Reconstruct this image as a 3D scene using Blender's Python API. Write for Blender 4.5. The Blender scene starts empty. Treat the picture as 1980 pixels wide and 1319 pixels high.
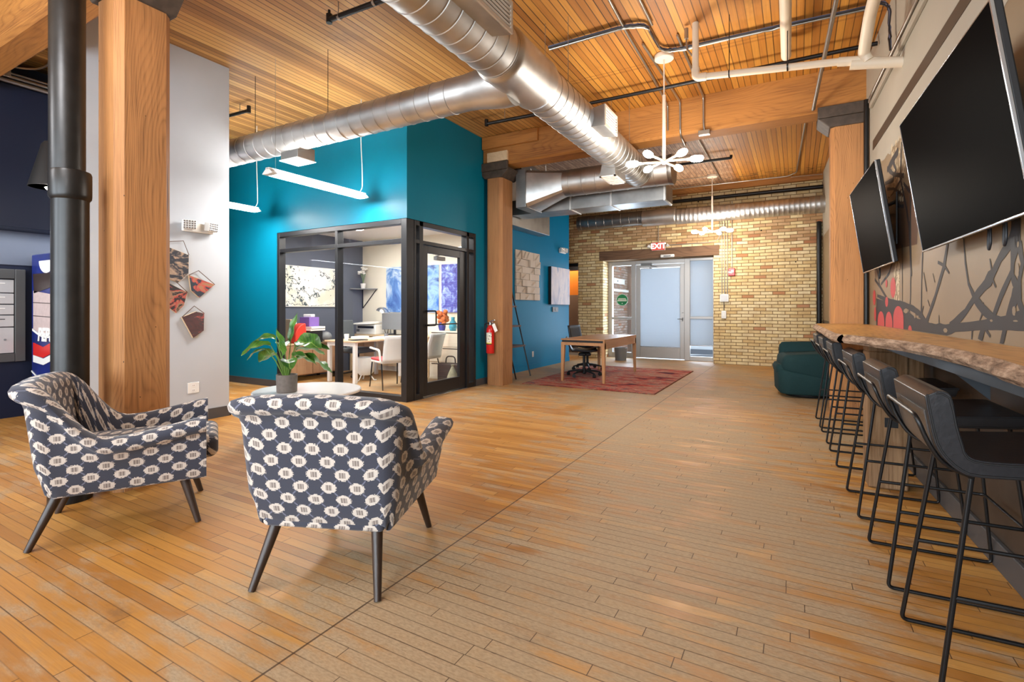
import bpy, math, random
from mathutils import Vector, Matrix, noise
PI = math.pi
random.seed(7)
SC = bpy.context.scene
COL = SC.collection

# ------------------------------------------------------------------ colours
def lin(r, g=None, b=None):
    if g is None:
        r, g, b = r
    def f(c):
        c /= 255.0
        return c / 12.92 if c <= 0.04045 else ((c + 0.055) / 1.055) ** 2.4
    return (f(r), f(g), f(b), 1.0)

# ------------------------------------------------------------------ node maths
class S:
    def __init__(s, nt, sock):
        s.nt, s.k = nt, sock
    def _m(s, op, *a):
        n = s.nt.nodes.new('ShaderNodeMath'); n.operation = op
        for i, v in enumerate((s,) + a):
            if isinstance(v, S): s.nt.links.new(v.k, n.inputs[i])
            else: n.inputs[i].default_value = v
        return S(s.nt, n.outputs[0])
    def __add__(s, o): return s._m('ADD', o)
    __radd__ = __add__
    def __sub__(s, o): return s._m('SUBTRACT', o)
    def __rsub__(s, o): return (s * -1.0) + o
    def __mul__(s, o): return s._m('MULTIPLY', o)
    __rmul__ = __mul__
    def __truediv__(s, o): return s._m('DIVIDE', o)
    def floor(s): return s._m('FLOOR')
    def fract(s): return s._m('FRACT')
    def abs(s): return s._m('ABSOLUTE')
    def sin(s): return s._m('SINE')
    def sqrt(s): return s._m('SQRT')
    def mod(s, v): return s._m('FLOORED_MODULO', v)
    def pow(s, v): return s._m('POWER', v)
    def min(s, o): return s._m('MINIMUM', o)
    def max(s, o): return s._m('MAXIMUM', o)
    def lt(s, o): return s._m('LESS_THAN', o)
    def gt(s, o): return s._m('GREATER_THAN', o)
    def step(s, a, b):
        n = s.nt.nodes.new('ShaderNodeMapRange'); n.interpolation_type = 'SMOOTHSTEP'
        s.nt.links.new(s.k, n.inputs[0]); n.inputs[1].default_value = a; n.inputs[2].default_value = b
        return S(s.nt, n.outputs[0])

class Mat:
    def __init__(s, name):
        s.m = bpy.data.materials.new(name); s.m.use_nodes = True
        s.nt = s.m.node_tree
        s.b = s.nt.nodes['Principled BSDF']
    def n(s, t): return s.nt.nodes.new(t)
    def coord(s, which='Object'):
        t = s.n('ShaderNodeTexCoord'); x = s.n('ShaderNodeSeparateXYZ')
        s.nt.links.new(t.outputs[which], x.inputs[0])
        s.vec = S(s.nt, t.outputs[which])
        return [S(s.nt, x.outputs[i]) for i in range(3)]
    def xyz(s, a, b=0.0, c=0.0):
        n = s.n('ShaderNodeCombineXYZ')
        for i, v in enumerate((a, b, c)):
            if isinstance(v, S): s.nt.links.new(v.k, n.inputs[i])
            else: n.inputs[i].default_value = v
        return S(s.nt, n.outputs[0])
    def noise(s, v, scale=1.0, detail=3.0, rough=0.5, dist=0.0):
        n = s.n('ShaderNodeTexNoise')
        s.nt.links.new(v.k, n.inputs['Vector'])
        n.inputs['Scale'].default_value = scale; n.inputs['Detail'].default_value = detail
        n.inputs['Roughness'].default_value = rough; n.inputs['Distortion'].default_value = dist
        return S(s.nt, n.outputs['Fac'])
    def white(s, v):
        n = s.n('ShaderNodeTexWhiteNoise'); s.nt.links.new(v.k, n.inputs['Vector'])
        return S(s.nt, n.outputs['Value'])
    def voro(s, v, scale):
        n = s.n('ShaderNodeTexVoronoi'); s.nt.links.new(v.k, n.inputs['Vector']); n.inputs['Scale'].default_value = scale
        return S(s.nt, n.outputs['Distance'])
    def mix(s, f, a, b):
        n = s.n('ShaderNodeMix'); n.data_type = 'RGBA'
        for i, v in ((0, f), (6, a), (7, b)):
            if isinstance(v, S): s.nt.links.new(v.k, n.inputs[i])
            else: n.inputs[i].default_value = v
        return S(s.nt, n.outputs[2])
    def ramp(s, f, stops):
        n = s.n('ShaderNodeValToRGB'); s.nt.links.new(f.k, n.inputs[0])
        e = n.color_ramp.elements
        while len(e) < len(stops): e.new(0.5)
        for el, (p, c) in zip(e, stops): el.position = p; el.color = c
        return S(s.nt, n.outputs[0])
    def bump(s, h, strength=0.3, dist=0.01):
        n = s.n('ShaderNodeBump'); n.inputs['Strength'].default_value = strength; n.inputs['Distance'].default_value = dist
        s.nt.links.new(h.k, n.inputs['Height']); s.nt.links.new(n.outputs[0], s.b.inputs['Normal'])
    def col(s, c):
        if isinstance(c, S): s.nt.links.new(c.k, s.b.inputs['Base Color'])
        else: s.b.inputs['Base Color'].default_value = c
        return s
    def rough(s, r):
        if isinstance(r, S): s.nt.links.new(r.k, s.b.inputs['Roughness'])
        else: s.b.inputs['Roughness'].default_value = r
        return s
    def set(s, metal=None, spec=None, emit=None, strength=0.0, coat=None, sheen=None):
        if metal is not None: s.b.inputs['Metallic'].default_value = metal
        if spec is not None: s.b.inputs['Specular IOR Level'].default_value = spec
        if emit is not None:
            s.b.inputs['Emission Color'].default_value = emit; s.b.inputs['Emission Strength'].default_value = strength
        if coat is not None: s.b.inputs['Coat Weight'].default_value = coat
        if sheen is not None: s.b.inputs['Sheen Weight'].default_value = sheen
        return s

def plain(name, c, rough=0.5, metal=0.0, spec=0.5, vary=0.0, scale=8.0, bump=0.0):
    m = Mat(name); c = lin(c)
    m.set(metal=metal, spec=spec).rough(rough)
    if vary or bump:
        m.coord()
        f = m.noise(m.vec, scale, 4)
        d = tuple(x * (1 - vary) for x in c[:3]) + (1,)
        m.col(m.mix(f.step(0.3, 0.7), c, d))
        if bump: m.bump(f, bump, 0.005)
    else: m.col(c)
    return m.m

def glow(name, c, strength):
    m = Mat(name); m.col((0.8, 0.8, 0.8, 1)).set(emit=lin(c), strength=strength)
    return m.m

def glassy(name, tint=(255, 255, 255), ior=1.45, clear=1.0):
    m = Mat(name); nt = m.nt
    tr = m.n('ShaderNodeBsdfTransparent'); tr.inputs[0].default_value = lin(tint)
    gl = m.n('ShaderNodeBsdfGlossy'); gl.inputs['Roughness'].default_value = 0.0
    fr = m.n('ShaderNodeFresnel'); ge = m.n('ShaderNodeNewGeometry'); bf = S(nt, ge.outputs['Backfacing'])
    nt.links.new((bf * (1.0 / ior - ior) + ior).k, fr.inputs[0])
    mx = m.n('ShaderNodeMixShader')
    nt.links.new(fr.outputs[0], mx.inputs[0]); nt.links.new(tr.outputs[0], mx.inputs[1]); nt.links.new(gl.outputs[0], mx.inputs[2])
    nt.links.new(mx.outputs[0], nt.nodes['Material Output'].inputs[0])
    return m.m

def timber(name, base, dark, axis=2, ring=26.0, rough=0.62, grain=0.5, cracks=0.0, light=None):
    """long-grained wood: fibre noise stretched along one local axis, cathedral rings, knots"""
    m = Mat(name); c = m.coord()
    o = [c[i] for i in range(3) if i != axis]; z = c[axis]
    warp = m.noise(m.xyz(o[0] * 1.2, o[1] * 1.2, z * 0.30), 1.6, 2)
    r = (o[0] + o[1] * 0.7 + warp * 0.62) * ring
    rings = (r.fract() - 0.5).abs() * 2.0
    fibre = m.noise(m.xyz(o[0] * 70.0, o[1] * 70.0, z * 2.2), 1.0, 4, 0.6)
    patch = m.noise(m.xyz(o[0] * 3.0, o[1] * 3.0, z * 0.8), 1.3, 3)
    f = (rings.pow(2.5) * (0.45 * grain) + (fibre - 0.35) * 0.95 + (patch - 0.45) * 0.9)
    colr = m.mix(f.step(0.0, 0.9), lin(light or base), lin(dark))
    if cracks:
        k = m.noise(m.xyz(o[0] * 26.0, o[1] * 26.0, z * 0.7), 1.0, 2, 0.5).step(0.70, 0.74)
        colr = m.mix(k * cracks, colr, lin((58, 34, 18)))
        sp = m.voro(m.xyz(o[0], o[1], z * 0.6), 14.0).lt(0.045)
        colr = m.mix(sp * cracks, colr, lin((50, 30, 18)))
    m.col(colr).rough(rough); m.bump(fibre + rings * 0.4, 0.18, 0.004)
    return m.m

# ------------------------------------------------------------------ mesh builder
class MB:
    def __init__(s, M=None):
        s.v, s.f, s.sm, s.mi, s.uv = [], [], [], [], {}
        s.M = M or Matrix(); s.cur = 0
    def add(s, vs, fs, smooth=False, uvs=None):
        b = len(s.v)
        s.v += [tuple(s.M @ Vector(p)) for p in vs]
        for i, f in enumerate(fs):
            if uvs: s.uv[len(s.f)] = uvs[i]
            s.f.append(tuple(b + k for k in f)); s.sm.append(smooth); s.mi.append(s.cur)
        return s
    def box(s, x0, x1, y0, y1, z0, z1):
        v = [(x, y, z) for z in (z0, z1) for y in (y0, y1) for x in (x0, x1)]
        return s.add(v, [(0, 2, 3, 1), (4, 5, 7, 6), (0, 1, 5, 4), (2, 6, 7, 3), (0, 4, 6, 2), (1, 3, 7, 5)])
    def cbox(s, c, d): return s.box(c[0] - d[0] / 2, c[0] + d[0] / 2, c[1] - d[1] / 2, c[1] + d[1] / 2, c[2] - d[2] / 2, c[2] + d[2] / 2)
    def hexa(s, v): return s.add(v, [(0, 3, 2, 1), (4, 5, 6, 7), (0, 1, 5, 4), (1, 2, 6, 5), (2, 3, 7, 6), (3, 0, 4, 7)])
    def prism(s, poly, a0, a1, axis='z'):
        """extrude a 2-D outline along an axis (x: outline in y,z; y: outline in x,z; z: outline in x,y)"""
        def p(u, w, t): return {'z': (u, w, t), 'y': (u, t, w), 'x': (t, u, w)}[axis]
        n = len(poly)
        area = sum(poly[i][0] * poly[(i + 1) % n][1] - poly[(i + 1) % n][0] * poly[i][1] for i in range(n))
        if (area < 0) != (axis == 'y'): poly = poly[::-1]
        if a1 < a0: a0, a1 = a1, a0
        v = [p(u, w, a0) for u, w in poly] + [p(u, w, a1) for u, w in poly]
        return s.add(v, [tuple(range(n - 1, -1, -1)), tuple(range(n, 2 * n))] + [(i, (i + 1) % n, n + (i + 1) % n, n + i) for i in range(n)])
    def tube(s, pts, r, n=10, cap=True, closed=False):
        pts = [Vector(p) for p in pts]; N = len(pts)
        rs = r if isinstance(r, (list, tuple)) else [r] * N
        T = []
        for i in range(N):
            a = pts[i - 1] if (i or closed) else pts[i]; b = pts[(i + 1) % N] if (i < N - 1 or closed) else pts[i]
            T.append((b - a).normalized())
        up = Vector((0, 0, 1)) if abs(T[0].z) < 0.9 else Vector((1, 0, 0))
        u = (up - T[0] * up.dot(T[0])).normalized(); vs = []
        for i in range(N):
            u = (u - T[i] * u.dot(T[i])).normalized(); w = T[i].cross(u)
            for k in range(n):
                a = 2 * PI * k / n
                vs.append(pts[i] + (u * math.cos(a) + w * math.sin(a)) * rs[i])
        fs = []
        for i in range(N if closed else N - 1):
            j = (i + 1) % N
            for k in range(n):
                l = (k + 1) % n
                fs.append((i * n + k, i * n + l, j * n + l, j * n + k))
        s.add(vs, fs, True)
        if cap and not closed:
            s.add(vs[:n], [tuple(range(n - 1, -1, -1))]); s.add(vs[-n:], [tuple(range(n))])
        return s
    def lathe(s, prof, n=24, c=(0, 0, 0), M=None, smooth=True):
        M = M or Matrix(); c = Vector(c); vs, fs = [], []
        for r, z in prof:
            for k in range(n):
                a = 2 * PI * k / n
                vs.append(c + M @ Vector((r * math.cos(a), r * math.sin(a), z)))
        for i in range(len(prof) - 1):
            for k in range(n):
                l = (k + 1) % n
                fs.append((i * n + k, i * n + l, (i + 1) * n + l, (i + 1) * n + k))
        s.add(vs, fs, smooth)
        if prof[0][0] > 1e-5: s.add(vs[:n], [tuple(range(n - 1, -1, -1))])
        if prof[-1][0] > 1e-5: s.add(vs[-n:], [tuple(range(n))])
        return s
    def ball(s, c, rx, ry=None, rz=None, n=14, m=8):
        ry = ry or rx; rz = rz or rx
        return s.lathe([(max(1e-6, math.sin(PI * i / m)), -math.cos(PI * i / m)) for i in range(m + 1)], n, c, Matrix.Diagonal((rx, ry, rz)).to_3x3())
    def grid(s, P, uv=None, smooth=True, closeu=False):
        nu, nv = len(P), len(P[0]); vs = [p for row in P for p in row]; fs, us = [], []
        for i in range(nu if closeu else nu - 1):
            j = (i + 1) % nu
            for k in range(nv - 1):
                fs.append((i * nv + k, j * nv + k, j * nv + k + 1, i * nv + k + 1))
                if uv: us.append((uv[i][k], uv[j][k], uv[j][k + 1], uv[i][k + 1]))
        return s.add(vs, fs, smooth, us or None)
    def rbox(s, x0, x1, y0, y1, z0, z1, r=.04, n=5):
        """soft cushion block: rounded rectangle rings with rounded top and bottom"""
        def ring(i, z):
            hx, hy, cx, cy = (x1 - x0) / 2 - i, (y1 - y0) / 2 - i, (x0 + x1) / 2, (y0 + y1) / 2; q = max(.004, r - i * .5); out = []
            for sx, sy, a0 in ((1, 1, 0), (-1, 1, PI / 2), (-1, -1, PI), (1, -1, 3 * PI / 2)):
                for k in range(n + 1): a = a0 + PI / 2 * k / n; out.append((cx + sx * (hx - q) + q * math.cos(a), cy + sy * (hy - q) + q * math.sin(a), z))
            return out + [out[0]]
        rows = []; rv = min(r, (z1 - z0) / 2 - .001)
        for k in range(n + 1): a = PI / 2 * k / n; rows.append(ring(rv * (1 - math.sin(a)), z0 + rv * (1 - math.cos(a))))
        for k in range(n + 1): a = PI / 2 * k / n; rows.append(ring(rv * (1 - math.cos(a)), z1 - rv + rv * math.sin(a)))
        s.grid([q[::-1] for q in rows]); s.add(rows[0][:-1], [tuple(range(len(rows[0]) - 2, -1, -1))]); s.add(rows[-1][:-1], [tuple(range(len(rows[0]) - 1))])
        return s
    def build(s, name, mats, parent=None, bevel=0.0, seg=2, sharp=40, sub=0, weld=False):
        me = bpy.data.meshes.new(name); me.from_pydata(s.v, [], s.f)
        if s.uv:
            L = me.uv_layers.new(name='UVMap')
            for p in me.polygons:
                u = s.uv.get(p.index)
                if u:
                    for li, q in zip(p.loop_indices, u): L.data[li].uv = q
        me.polygons.foreach_set('use_smooth', s.sm)
        for m in (mats if isinstance(mats, (list, tuple)) else [mats]): me.materials.append(m)
        me.polygons.foreach_set('material_index', s.mi)
        me.update(); me.set_sharp_from_angle(angle=math.radians(sharp))
        o = bpy.data.objects.new(name, me); COL.objects.link(o)
        if parent: o.parent = parent
        if weld:
            w = o.modifiers.new('weld', 'WELD'); w.merge_threshold = 0.0004
        if bevel:
            b = o.modifiers.new('bevel', 'BEVEL'); b.width = bevel; b.segments = seg; b.limit_method = 'ANGLE'; b.angle_limit = math.radians(35)
            if seg > 1: b.harden_normals = False
        if sub:
            q = o.modifiers.new('sub', 'SUBSURF'); q.levels = sub; q.render_levels = sub
        return o

def tag(o, label=None, cat=None, group=None, kind=None):
    for k, v in (('label', label), ('category', cat), ('group', group), ('kind', kind)):
        if v: o[k] = v
    return o
def thing(name, label, cat, loc=(0, 0, 0), rz=0.0, group=None, kind=None):
    o = bpy.data.objects.new(name, None); COL.objects.link(o); o.empty_display_size = 0.1
    o.location = loc; o.rotation_euler = (0, 0, rz)
    return tag(o, label, cat, group, kind)
def struct(mb, name, mats, label=None, cat=None, **k): return tag(mb.build(name, mats, **k), label, cat, None, 'structure')
def one(mb, name, mats, label, cat, group=None, **k): return tag(mb.build(name, mats, **k), label, cat, group)
def dup(root, loc, rz, label, scale=None):
    def cp(o, par):
        c = o.copy(); COL.objects.link(c)
        if par: c.parent = par
        for ch in [q for q in kids.get(o.name, [])]: cp(ch, c)
        return c
    kids = {}
    for q in list(bpy.data.objects):
        if q.parent: kids.setdefault(q.parent.name, []).append(q)
    c = cp(root, None); c.location = loc; c.rotation_euler = (0, 0, rz); c['label'] = label
    if scale: c.scale = scale
    return c
def bez(pts, r=0.06, n=5):
    """round the corners of a polyline"""
    P = [Vector(p) for p in pts]; out = [P[0]]
    for i in range(1, len(P) - 1):
        a, b, c = P[i - 1], P[i], P[i + 1]
        d1, d2 = (a - b), (c - b); k = min(r, d1.length * 0.49, d2.length * 0.49)
        p, q = b + d1.normalized() * k, b + d2.normalized() * k
        for j in range(n + 1):
            t = j / n; out.append(p * (1 - t) ** 2 + b * 2 * t * (1 - t) + q * t * t)
    return out + [P[-1]]
def text(body, size, name, mat, parent, loc, rot, ext=0.002, align='CENTER', shear=0.0, ysc=1.0):
    c = bpy.data.curves.new(name, 'FONT'); c.body = body; c.size = size; c.extrude = ext; c.align_x = align; c.align_y = 'CENTER'; c.shear = shear
    c.offset = 0.004 * size / 0.1
    t = bpy.data.objects.new('t', c); COL.objects.link(t); bpy.context.view_layer.update()
    me = bpy.data.meshes.new_from_object(t.evaluated_get(bpy.context.evaluated_depsgraph_get())); me.name = name
    bpy.data.objects.remove(t); bpy.data.curves.remove(c)
    o = bpy.data.objects.new(name, me); COL.objects.link(o); me.materials.clear(); me.materials.append(mat)
    o.parent = parent; o.location = loc; o.rotation_euler = rot; o.scale = (1, ysc, 1)
    return o

# right wall leans 2.42 degrees off the room axis
RA = math.radians(2.42); TA = math.tan(RA)
def RW(Y, off=0.0, z=0.0): return (0.803 - TA * (Y - 4.04) - off, Y, z)
CEIL = 3.99
# ------------------------------------------------------------------ materials
def mk_floor():
    m = Mat('maple_strip_floor'); x, y, z = m.coord()
    w = 0.0585
    side = x.gt(-1.552)
    row = (y / w).floor(); fy = (y / w).fract()
    rr = m.white(m.xyz(row, side * 17.0, 3.0))
    ln = 0.55 + rr * 0.75
    u = (x + 1.552) / ln + rr * 7.3 * side.gt(2.0)
    # board joints are staggered row by row, but all rows end at the seam
    u2 = (x + 1.552).abs() / ln + rr * 0.0
    k = (u2 + (m.white(m.xyz(row, side * 5.0, 9.0)) * 0.9) * u2.gt(0.0)).floor()
    fx = (u2 + m.white(m.xyz(row, side * 5.0, 9.0)) * 0.9).fract()
    bid = m.white(m.xyz(row, k, side * 31.0))
    bid2 = m.white(m.xyz(k, row, side * 11.0 + 4.0))
    base = m.ramp(bid, [(0.0, lin(166, 113, 50)), (0.3, lin(178, 124, 56)), (0.65, lin(187, 134, 63)), (0.9, lin(198, 148, 78)), (1.0, lin(160, 110, 54))])
    fibre = m.noise(m.xyz(x * 5.0, y * 160.0, bid * 30.0), 1.0, 4, 0.65)
    base = m.mix((fibre - 0.3) * 0.75, base, lin(122, 78, 42))
    # worn and greyed traffic areas
    big = m.noise(m.xyz(x * 0.75, y * 0.5, 0.0), 1.0, 4, 0.6)
    fine = m.noise(m.xyz(x * 3.2, y * 11.0, 2.0), 1.0, 5, 0.65)
    lane = (x + 0.75).abs().step(1.7, 0.3) * y.step(6.5, 3.5) + y.step(3.8, 6.0) * 0.62
    wear = ((big - 0.45) * 2.2 + (fine - 0.5) * 1.9 + (bid2 - 0.5) * 0.22 + lane * 0.62).step(0.10, 0.80)
    base = m.mix(wear * (0.70 + fine * 0.4), base, m.mix(m.noise(m.xyz(x * 45.0, y * 130.0, 1.0), 1.0, 4, 0.7).step(0.35, 0.65), lin(152, 132, 104), lin(172, 151, 120)))
    blotch = m.noise(m.xyz(x * 1.9, y * 3.4, 7.0), 1.0, 5, 0.7).step(0.60, 0.74)
    base = m.mix(blotch * 0.42, base, lin(92, 76, 62))
    gap = (fy - 0.5).abs().gt(0.462)
    gv = m.noise(m.xyz(x * 2.0, row, 0.0), 1.0, 2).step(0.35, 0.6)
    base = m.mix(gap * (0.22 + gv * 0.55), base, lin(66, 42, 24))
    end = (fx * ln).lt(0.0035)
    seam = (x + 1.552).abs().lt(0.0045)
    base = m.mix((end.max(seam)) * 0.8, base, lin(58, 36, 22))
    nick = m.noise(m.xyz(x * 9.0, y * 70.0, 5.0), 1.0, 2).step(0.76, 0.79)
    base = m.mix(nick * 0.8, base, lin(52, 34, 24))
    m.col(base).rough(0.38 + wear * 0.24 + fine * 0.14).set(spec=0.36)
    m.bump((1.0 - gap * 0.8) + fine * 0.12, 0.15, 0.003)
    return m.m

def mk_ceiling():
    m = Mat('board_ceiling'); x, y, z = m.coord()
    w = 0.069
    row = (x / w).floor(); fx = (x / w).fract()
    rr = m.white(m.xyz(row, 1.0, 0.0)); r2 = m.white(m.xyz(row, 5.0, 2.0))
    base = m.ramp(rr, [(0.0, lin(164, 104, 38)), (0.4, lin(192, 128, 50)), (0.75, lin(210, 148, 62)), (1.0, lin(176, 112, 44))])
    grain = m.noise(m.xyz(x * 60.0, y * 2.0, rr * 9.0), 1.0, 4, 0.6)
    base = m.mix((grain - 0.3) * 0.8, base, lin(126, 76, 34))
    # west bays have browner boards
    west = x.step(-2.1, -3.0)
    base = m.mix(west * 0.9, base, m.ramp(m.white(m.xyz(row, 2.0, 8.0)), [(0.0, lin(132, 90, 44)), (0.5, lin(174, 126, 66)), (1.0, lin(206, 160, 94))]))
    # grey and rust flaking paint beyond the beam
    flake = (y.step(7.0, 7.3)) * ((x + 1.35 + m.noise(m.xyz(x * 2.0, y * 1.2, 0.0), 1.0, 4) * 0.9).step(0.75, 0.45))
    old = m.ramp(m.noise(m.xyz(x * 14.0, y * 3.2, rr * 5.0), 1.0, 4, 0.7), [(0.3, lin(104, 82, 68)), (0.5, lin(150, 116, 92)), (0.62, lin(186, 158, 130)), (0.8, lin(132, 74, 48))])
    base = m.mix(flake * 0.85, base, old)
    st = m.noise(m.xyz(x * 0.9, y * 0.9, 3.0), 1.0, 5, 0.7).step(0.60, 0.78)
    base = m.mix(st * 0.45, base, lin(82, 50, 26))
    wet = (y.step(11.0, 11.5) * m.noise(m.xyz(x * 6.0, y * 9.0, 1.0), 1.0, 4, 0.7).step(0.5, 0.62)) * y.step(11.9, 11.6)
    base = m.mix(wet * 0.75, base, lin(40, 26, 18))
    # ghost lines where old pipes ran across
    band = ((y - 5.75).abs().lt(0.018)).max((y - 5.68).abs().lt(0.012)) * x.gt(-2.4)
    base = m.mix(band * 0.35, base, lin(110, 56, 20))
    gap = (fx - 0.5).abs().gt(0.435)
    base = m.mix(gap * (0.45 + r2 * 0.55), base, lin(40, 22, 10))
    m.col(base).rough(0.55); m.bump(1.0 - gap * 1.0, 0.4, 0.006)
    return m.m

def mk_brick(name, red_zone=True, cols=None):
    m = Mat(name); x, y, z = m.coord()
    h = x + y * 1.0
    zz = z + (m.noise(m.xyz(h * 1.4, z * 1.4, 0.0), 1.0, 2) - 0.5) * 0.03
    rh, rl = 0.0695, 0.232
    row = (zz / rh).floor(); fz = (zz / rh).fract()
    off = row.mod(2.0) * 0.5 + m.white(m.xyz(row, 2.0, 1.0)) * 0.12
    hh = h / rl + off
    k = hh.floor(); fh = hh.fract()
    bid = m.white(m.xyz(row, k, 1.0)); b2 = m.white(m.xyz(k, row, 6.0))
    c = cols or [(222, 198, 148), (232, 212, 162), (236, 220, 178), (226, 202, 148), (212, 182, 130)]
    base = m.ramp(bid, [(i / (len(c) - 1), lin(q)) for i, q in enumerate(c)])
    dirt = m.noise(m.xyz(h * 5.0, z * 5.0, 0.0), 1.0, 5, 0.7)
    base = m.mix((dirt - 0.4).max(0.0) * 1.4, base, lin(150, 112, 72))
    odd = b2.gt(0.965)
    base = m.mix(odd * 0.8, base, lin(176, 112, 76))
    if red_zone:
        up = m.noise(m.xyz(h * 1.5, z * 2.0, 4.0), 1.0, 3)
        zone = (z + (up - 0.5) * 0.5).step(2.5, 2.7) * (z + (up - 0.5) * 0.5).step(3.7, 3.3)
        zr = zone * b2.gt(0.42)
        base = m.mix(zr * 0.6, base, m.ramp(bid, [(0.0, lin(150, 96, 66)), (0.5, lin(176, 122, 86)), (1.0, lin(134, 84, 56))]))
    mort = ((fz - 0.5).abs().gt(0.40)).max((fh - 0.5).abs().gt(0.472))
    mcol = m.mix(dirt, lin(104, 80, 52), lin(156, 126, 90))
    base = m.mix(mort, base, mcol)
    hole = m.voro(m.xyz(h, z, 0.0), 2.1).lt(0.035)
    base = m.mix(hole, base, lin(30, 20, 14))
    m.col(base).rough(0.85).set(spec=0.25)
    m.bump((1.0 - mort) + dirt * 0.35, 0.55, 0.012)
    return m.m

def mk_fabric(box=False):
    m = Mat('medallion_fabric'); u, v, w = m.coord('Object' if box else 'UV')
    if box: u, v = u + v * 0.9, w + v
    a, b = 0.128, 0.113
    px, py = u / a, v / b
    st = 0.0052
    def med(ox, oy):
        qx = ((px + ox).fract() - 0.5) * a; qy = ((py + oy).fract() - 0.5) * b
        sx = ((qx / st).floor() + 0.5) * st; sy = ((qy / st).floor() + 0.5) * st
        d = ((sx / 0.0335).pow(2.0) + (sy / 0.0245).pow(2.0)).sqrt() * 0.84 + (sx.abs() / 0.0335 + sy.abs() / 0.0245) * 0.12
        core = (qx.abs().lt(0.0145)) * (qy.abs().lt(0.0120))
        return d, core, qx
    d1, c1, q1 = med(0.0, 0.0); d2, c2, q2 = med(0.5, 0.5)
    jag = (m.white(m.xyz((u / 0.0052).floor(), (v / 0.0052).floor(), 2.0)) - 0.5) * 0.16
    flower = (d1.min(d2) + jag).lt(1.0); core = c1.max(c2)
    fx, fy = (px.fract() - 0.5).abs(), (py.fract() - 0.5).abs()
    link = ((fx - fy).abs().lt(0.038)) * (fx.gt(0.19)) * (fx.lt(0.31))
    weave = m.noise(m.xyz(u * 900.0, v * 260.0, 0.0), 1.0, 2)
    navy = m.mix(weave, lin(50, 53, 64), lin(72, 75, 88))
    base = m.mix(link * 0.75, navy, lin(118, 122, 142))
    cream = m.mix(weave, lin(216, 208, 198), lin(190, 180, 170))
    base = m.mix(flower, base, cream)
    lines = (u * 520.0).sin().gt(-0.1)
    base = m.mix(core * (0.55 + lines * 0.45), base, lin(128, 118, 112))
    m.col(base).rough(0.85).set(spec=0.2, sheen=0.25); m.bump(weave, 0.15, 0.001)
    return m.m

def mk_duct(name='galvanised_duct', c=(206, 205, 202), r=0.42):
    m = Mat(name); x, y, z = m.coord()
    n1 = m.noise(m.xyz(x * 3.0, y * 3.0, z * 3.0), 1.0, 3)
    n2 = m.noise(m.xyz(x * 5.0, y * 5.0, z * 5.0), 1.0, 2)
    m.col(m.mix(n1.step(0.35, 0.7), lin(c), lin(tuple(int(q * 0.86) for q in c)))).rough(n2 * 0.16 + (r - 0.06)).set(metal=1.0)
    return m.m

def mk_rug():
    m = Mat('patterned_rug'); x, y, z = m.coord()
    n1 = m.noise(m.xyz(x * 1.5, y * 4.6, 0.0), 1.0, 4, 0.65, 0.8); n2 = m.noise(m.xyz(x * 5.0, y * 22.0, 3.0), 1.0, 4, 0.75)
    f = (n1 - 0.5) * 1.0 + (n2 - 0.5) * 0.55 + 0.5
    base = m.ramp(f, [(0.34, lin(70, 36, 46)), (0.42, lin(156, 60, 52)), (0.47, lin(196, 104, 84)), (0.51, lin(112, 100, 92)), (0.56, lin(190, 142, 116)), (0.61, lin(156, 54, 50)), (0.68, lin(96, 88, 90))])
    edge = (x + 2.83).abs().gt(1.055).max((y - 8.78).abs().gt(1.535))
    m.col(m.mix(edge * 0.6, base, lin(96, 60, 48))).rough(0.95).set(spec=0.1); m.bump(n2, 0.5, 0.01)
    return m.m

def mk_paint(name, c, rough=0.45, vary=0.07, spec=0.4):
    m = Mat(name); m.coord(); f = m.noise(m.vec, 1.6, 4); g = m.noise(m.vec, 160.0, 2)
    c = lin(c); m.col(m.mix(f.step(0.3, 0.7), c, tuple(q * (1 - vary) for q in c[:3]) + (1,))).rough(rough).set(spec=spec)
    m.bump(g, 0.06, 0.002)
    return m.m

def mk_bark(name='bark_edge'):
    m = Mat(name); x, y, z = m.coord()
    f = m.noise(m.xyz(x * 18.0, y * 9.0, z * 40.0), 1.0, 5, 0.7)
    m.col(m.ramp(f, [(0.3, lin(92, 72, 58)), (0.5, lin(154, 128, 106)), (0.62, lin(186, 160, 136)), (0.8, lin(126, 94, 68))])).rough(0.9).set(spec=0.15); m.bump(f, 0.8, 0.02)
    return m.m

def mk_slab():
    m = Mat('live_edge_wood'); x, y, z = m.coord()
    warp = m.noise(m.xyz(x * 2.0, y * 0.7, 0.0), 1.3, 3)
    r = (((x + warp * 0.55) * 17.0).fract() - 0.5).abs() * 2.0
    fib = m.noise(m.xyz(x * 90.0, y * 3.0, z * 20.0), 1.0, 4, 0.6)
    pat = m.noise(m.xyz(x * 4.0, y * 1.0, 2.0), 1.0, 4)
    f = r.pow(2.0) * 0.35 + (fib - 0.35) * 0.6 + (pat - 0.45) * 0.9
    m.col(m.mix(f.step(0.0, 0.9), lin(206, 158, 92), lin(140, 92, 46))).rough(0.38).set(spec=0.45); m.bump(fib, 0.1, 0.003)
    return m.m

def mk_picture(name, stops, sx, sz, seed=0.0, dist=0.0, spk=None):
    m = Mat(name); x, y, z = m.coord()
    n = m.noise(m.xyz((x + y) * sx, z * sz, seed), 1.0, 6, 0.62, dist)
    base = m.ramp(n, [(p, lin(c)) for p, c in stops])
    if spk:
        k = m.noise(m.xyz((x + y) * spk[0], z * spk[0], seed + 5.0), 1.0, 3, 0.6).step(spk[1], spk[1] + 0.03)
        base = m.mix(k, base, lin(spk[2]))
    m.col(base).rough(0.6)
    return m.m

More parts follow.
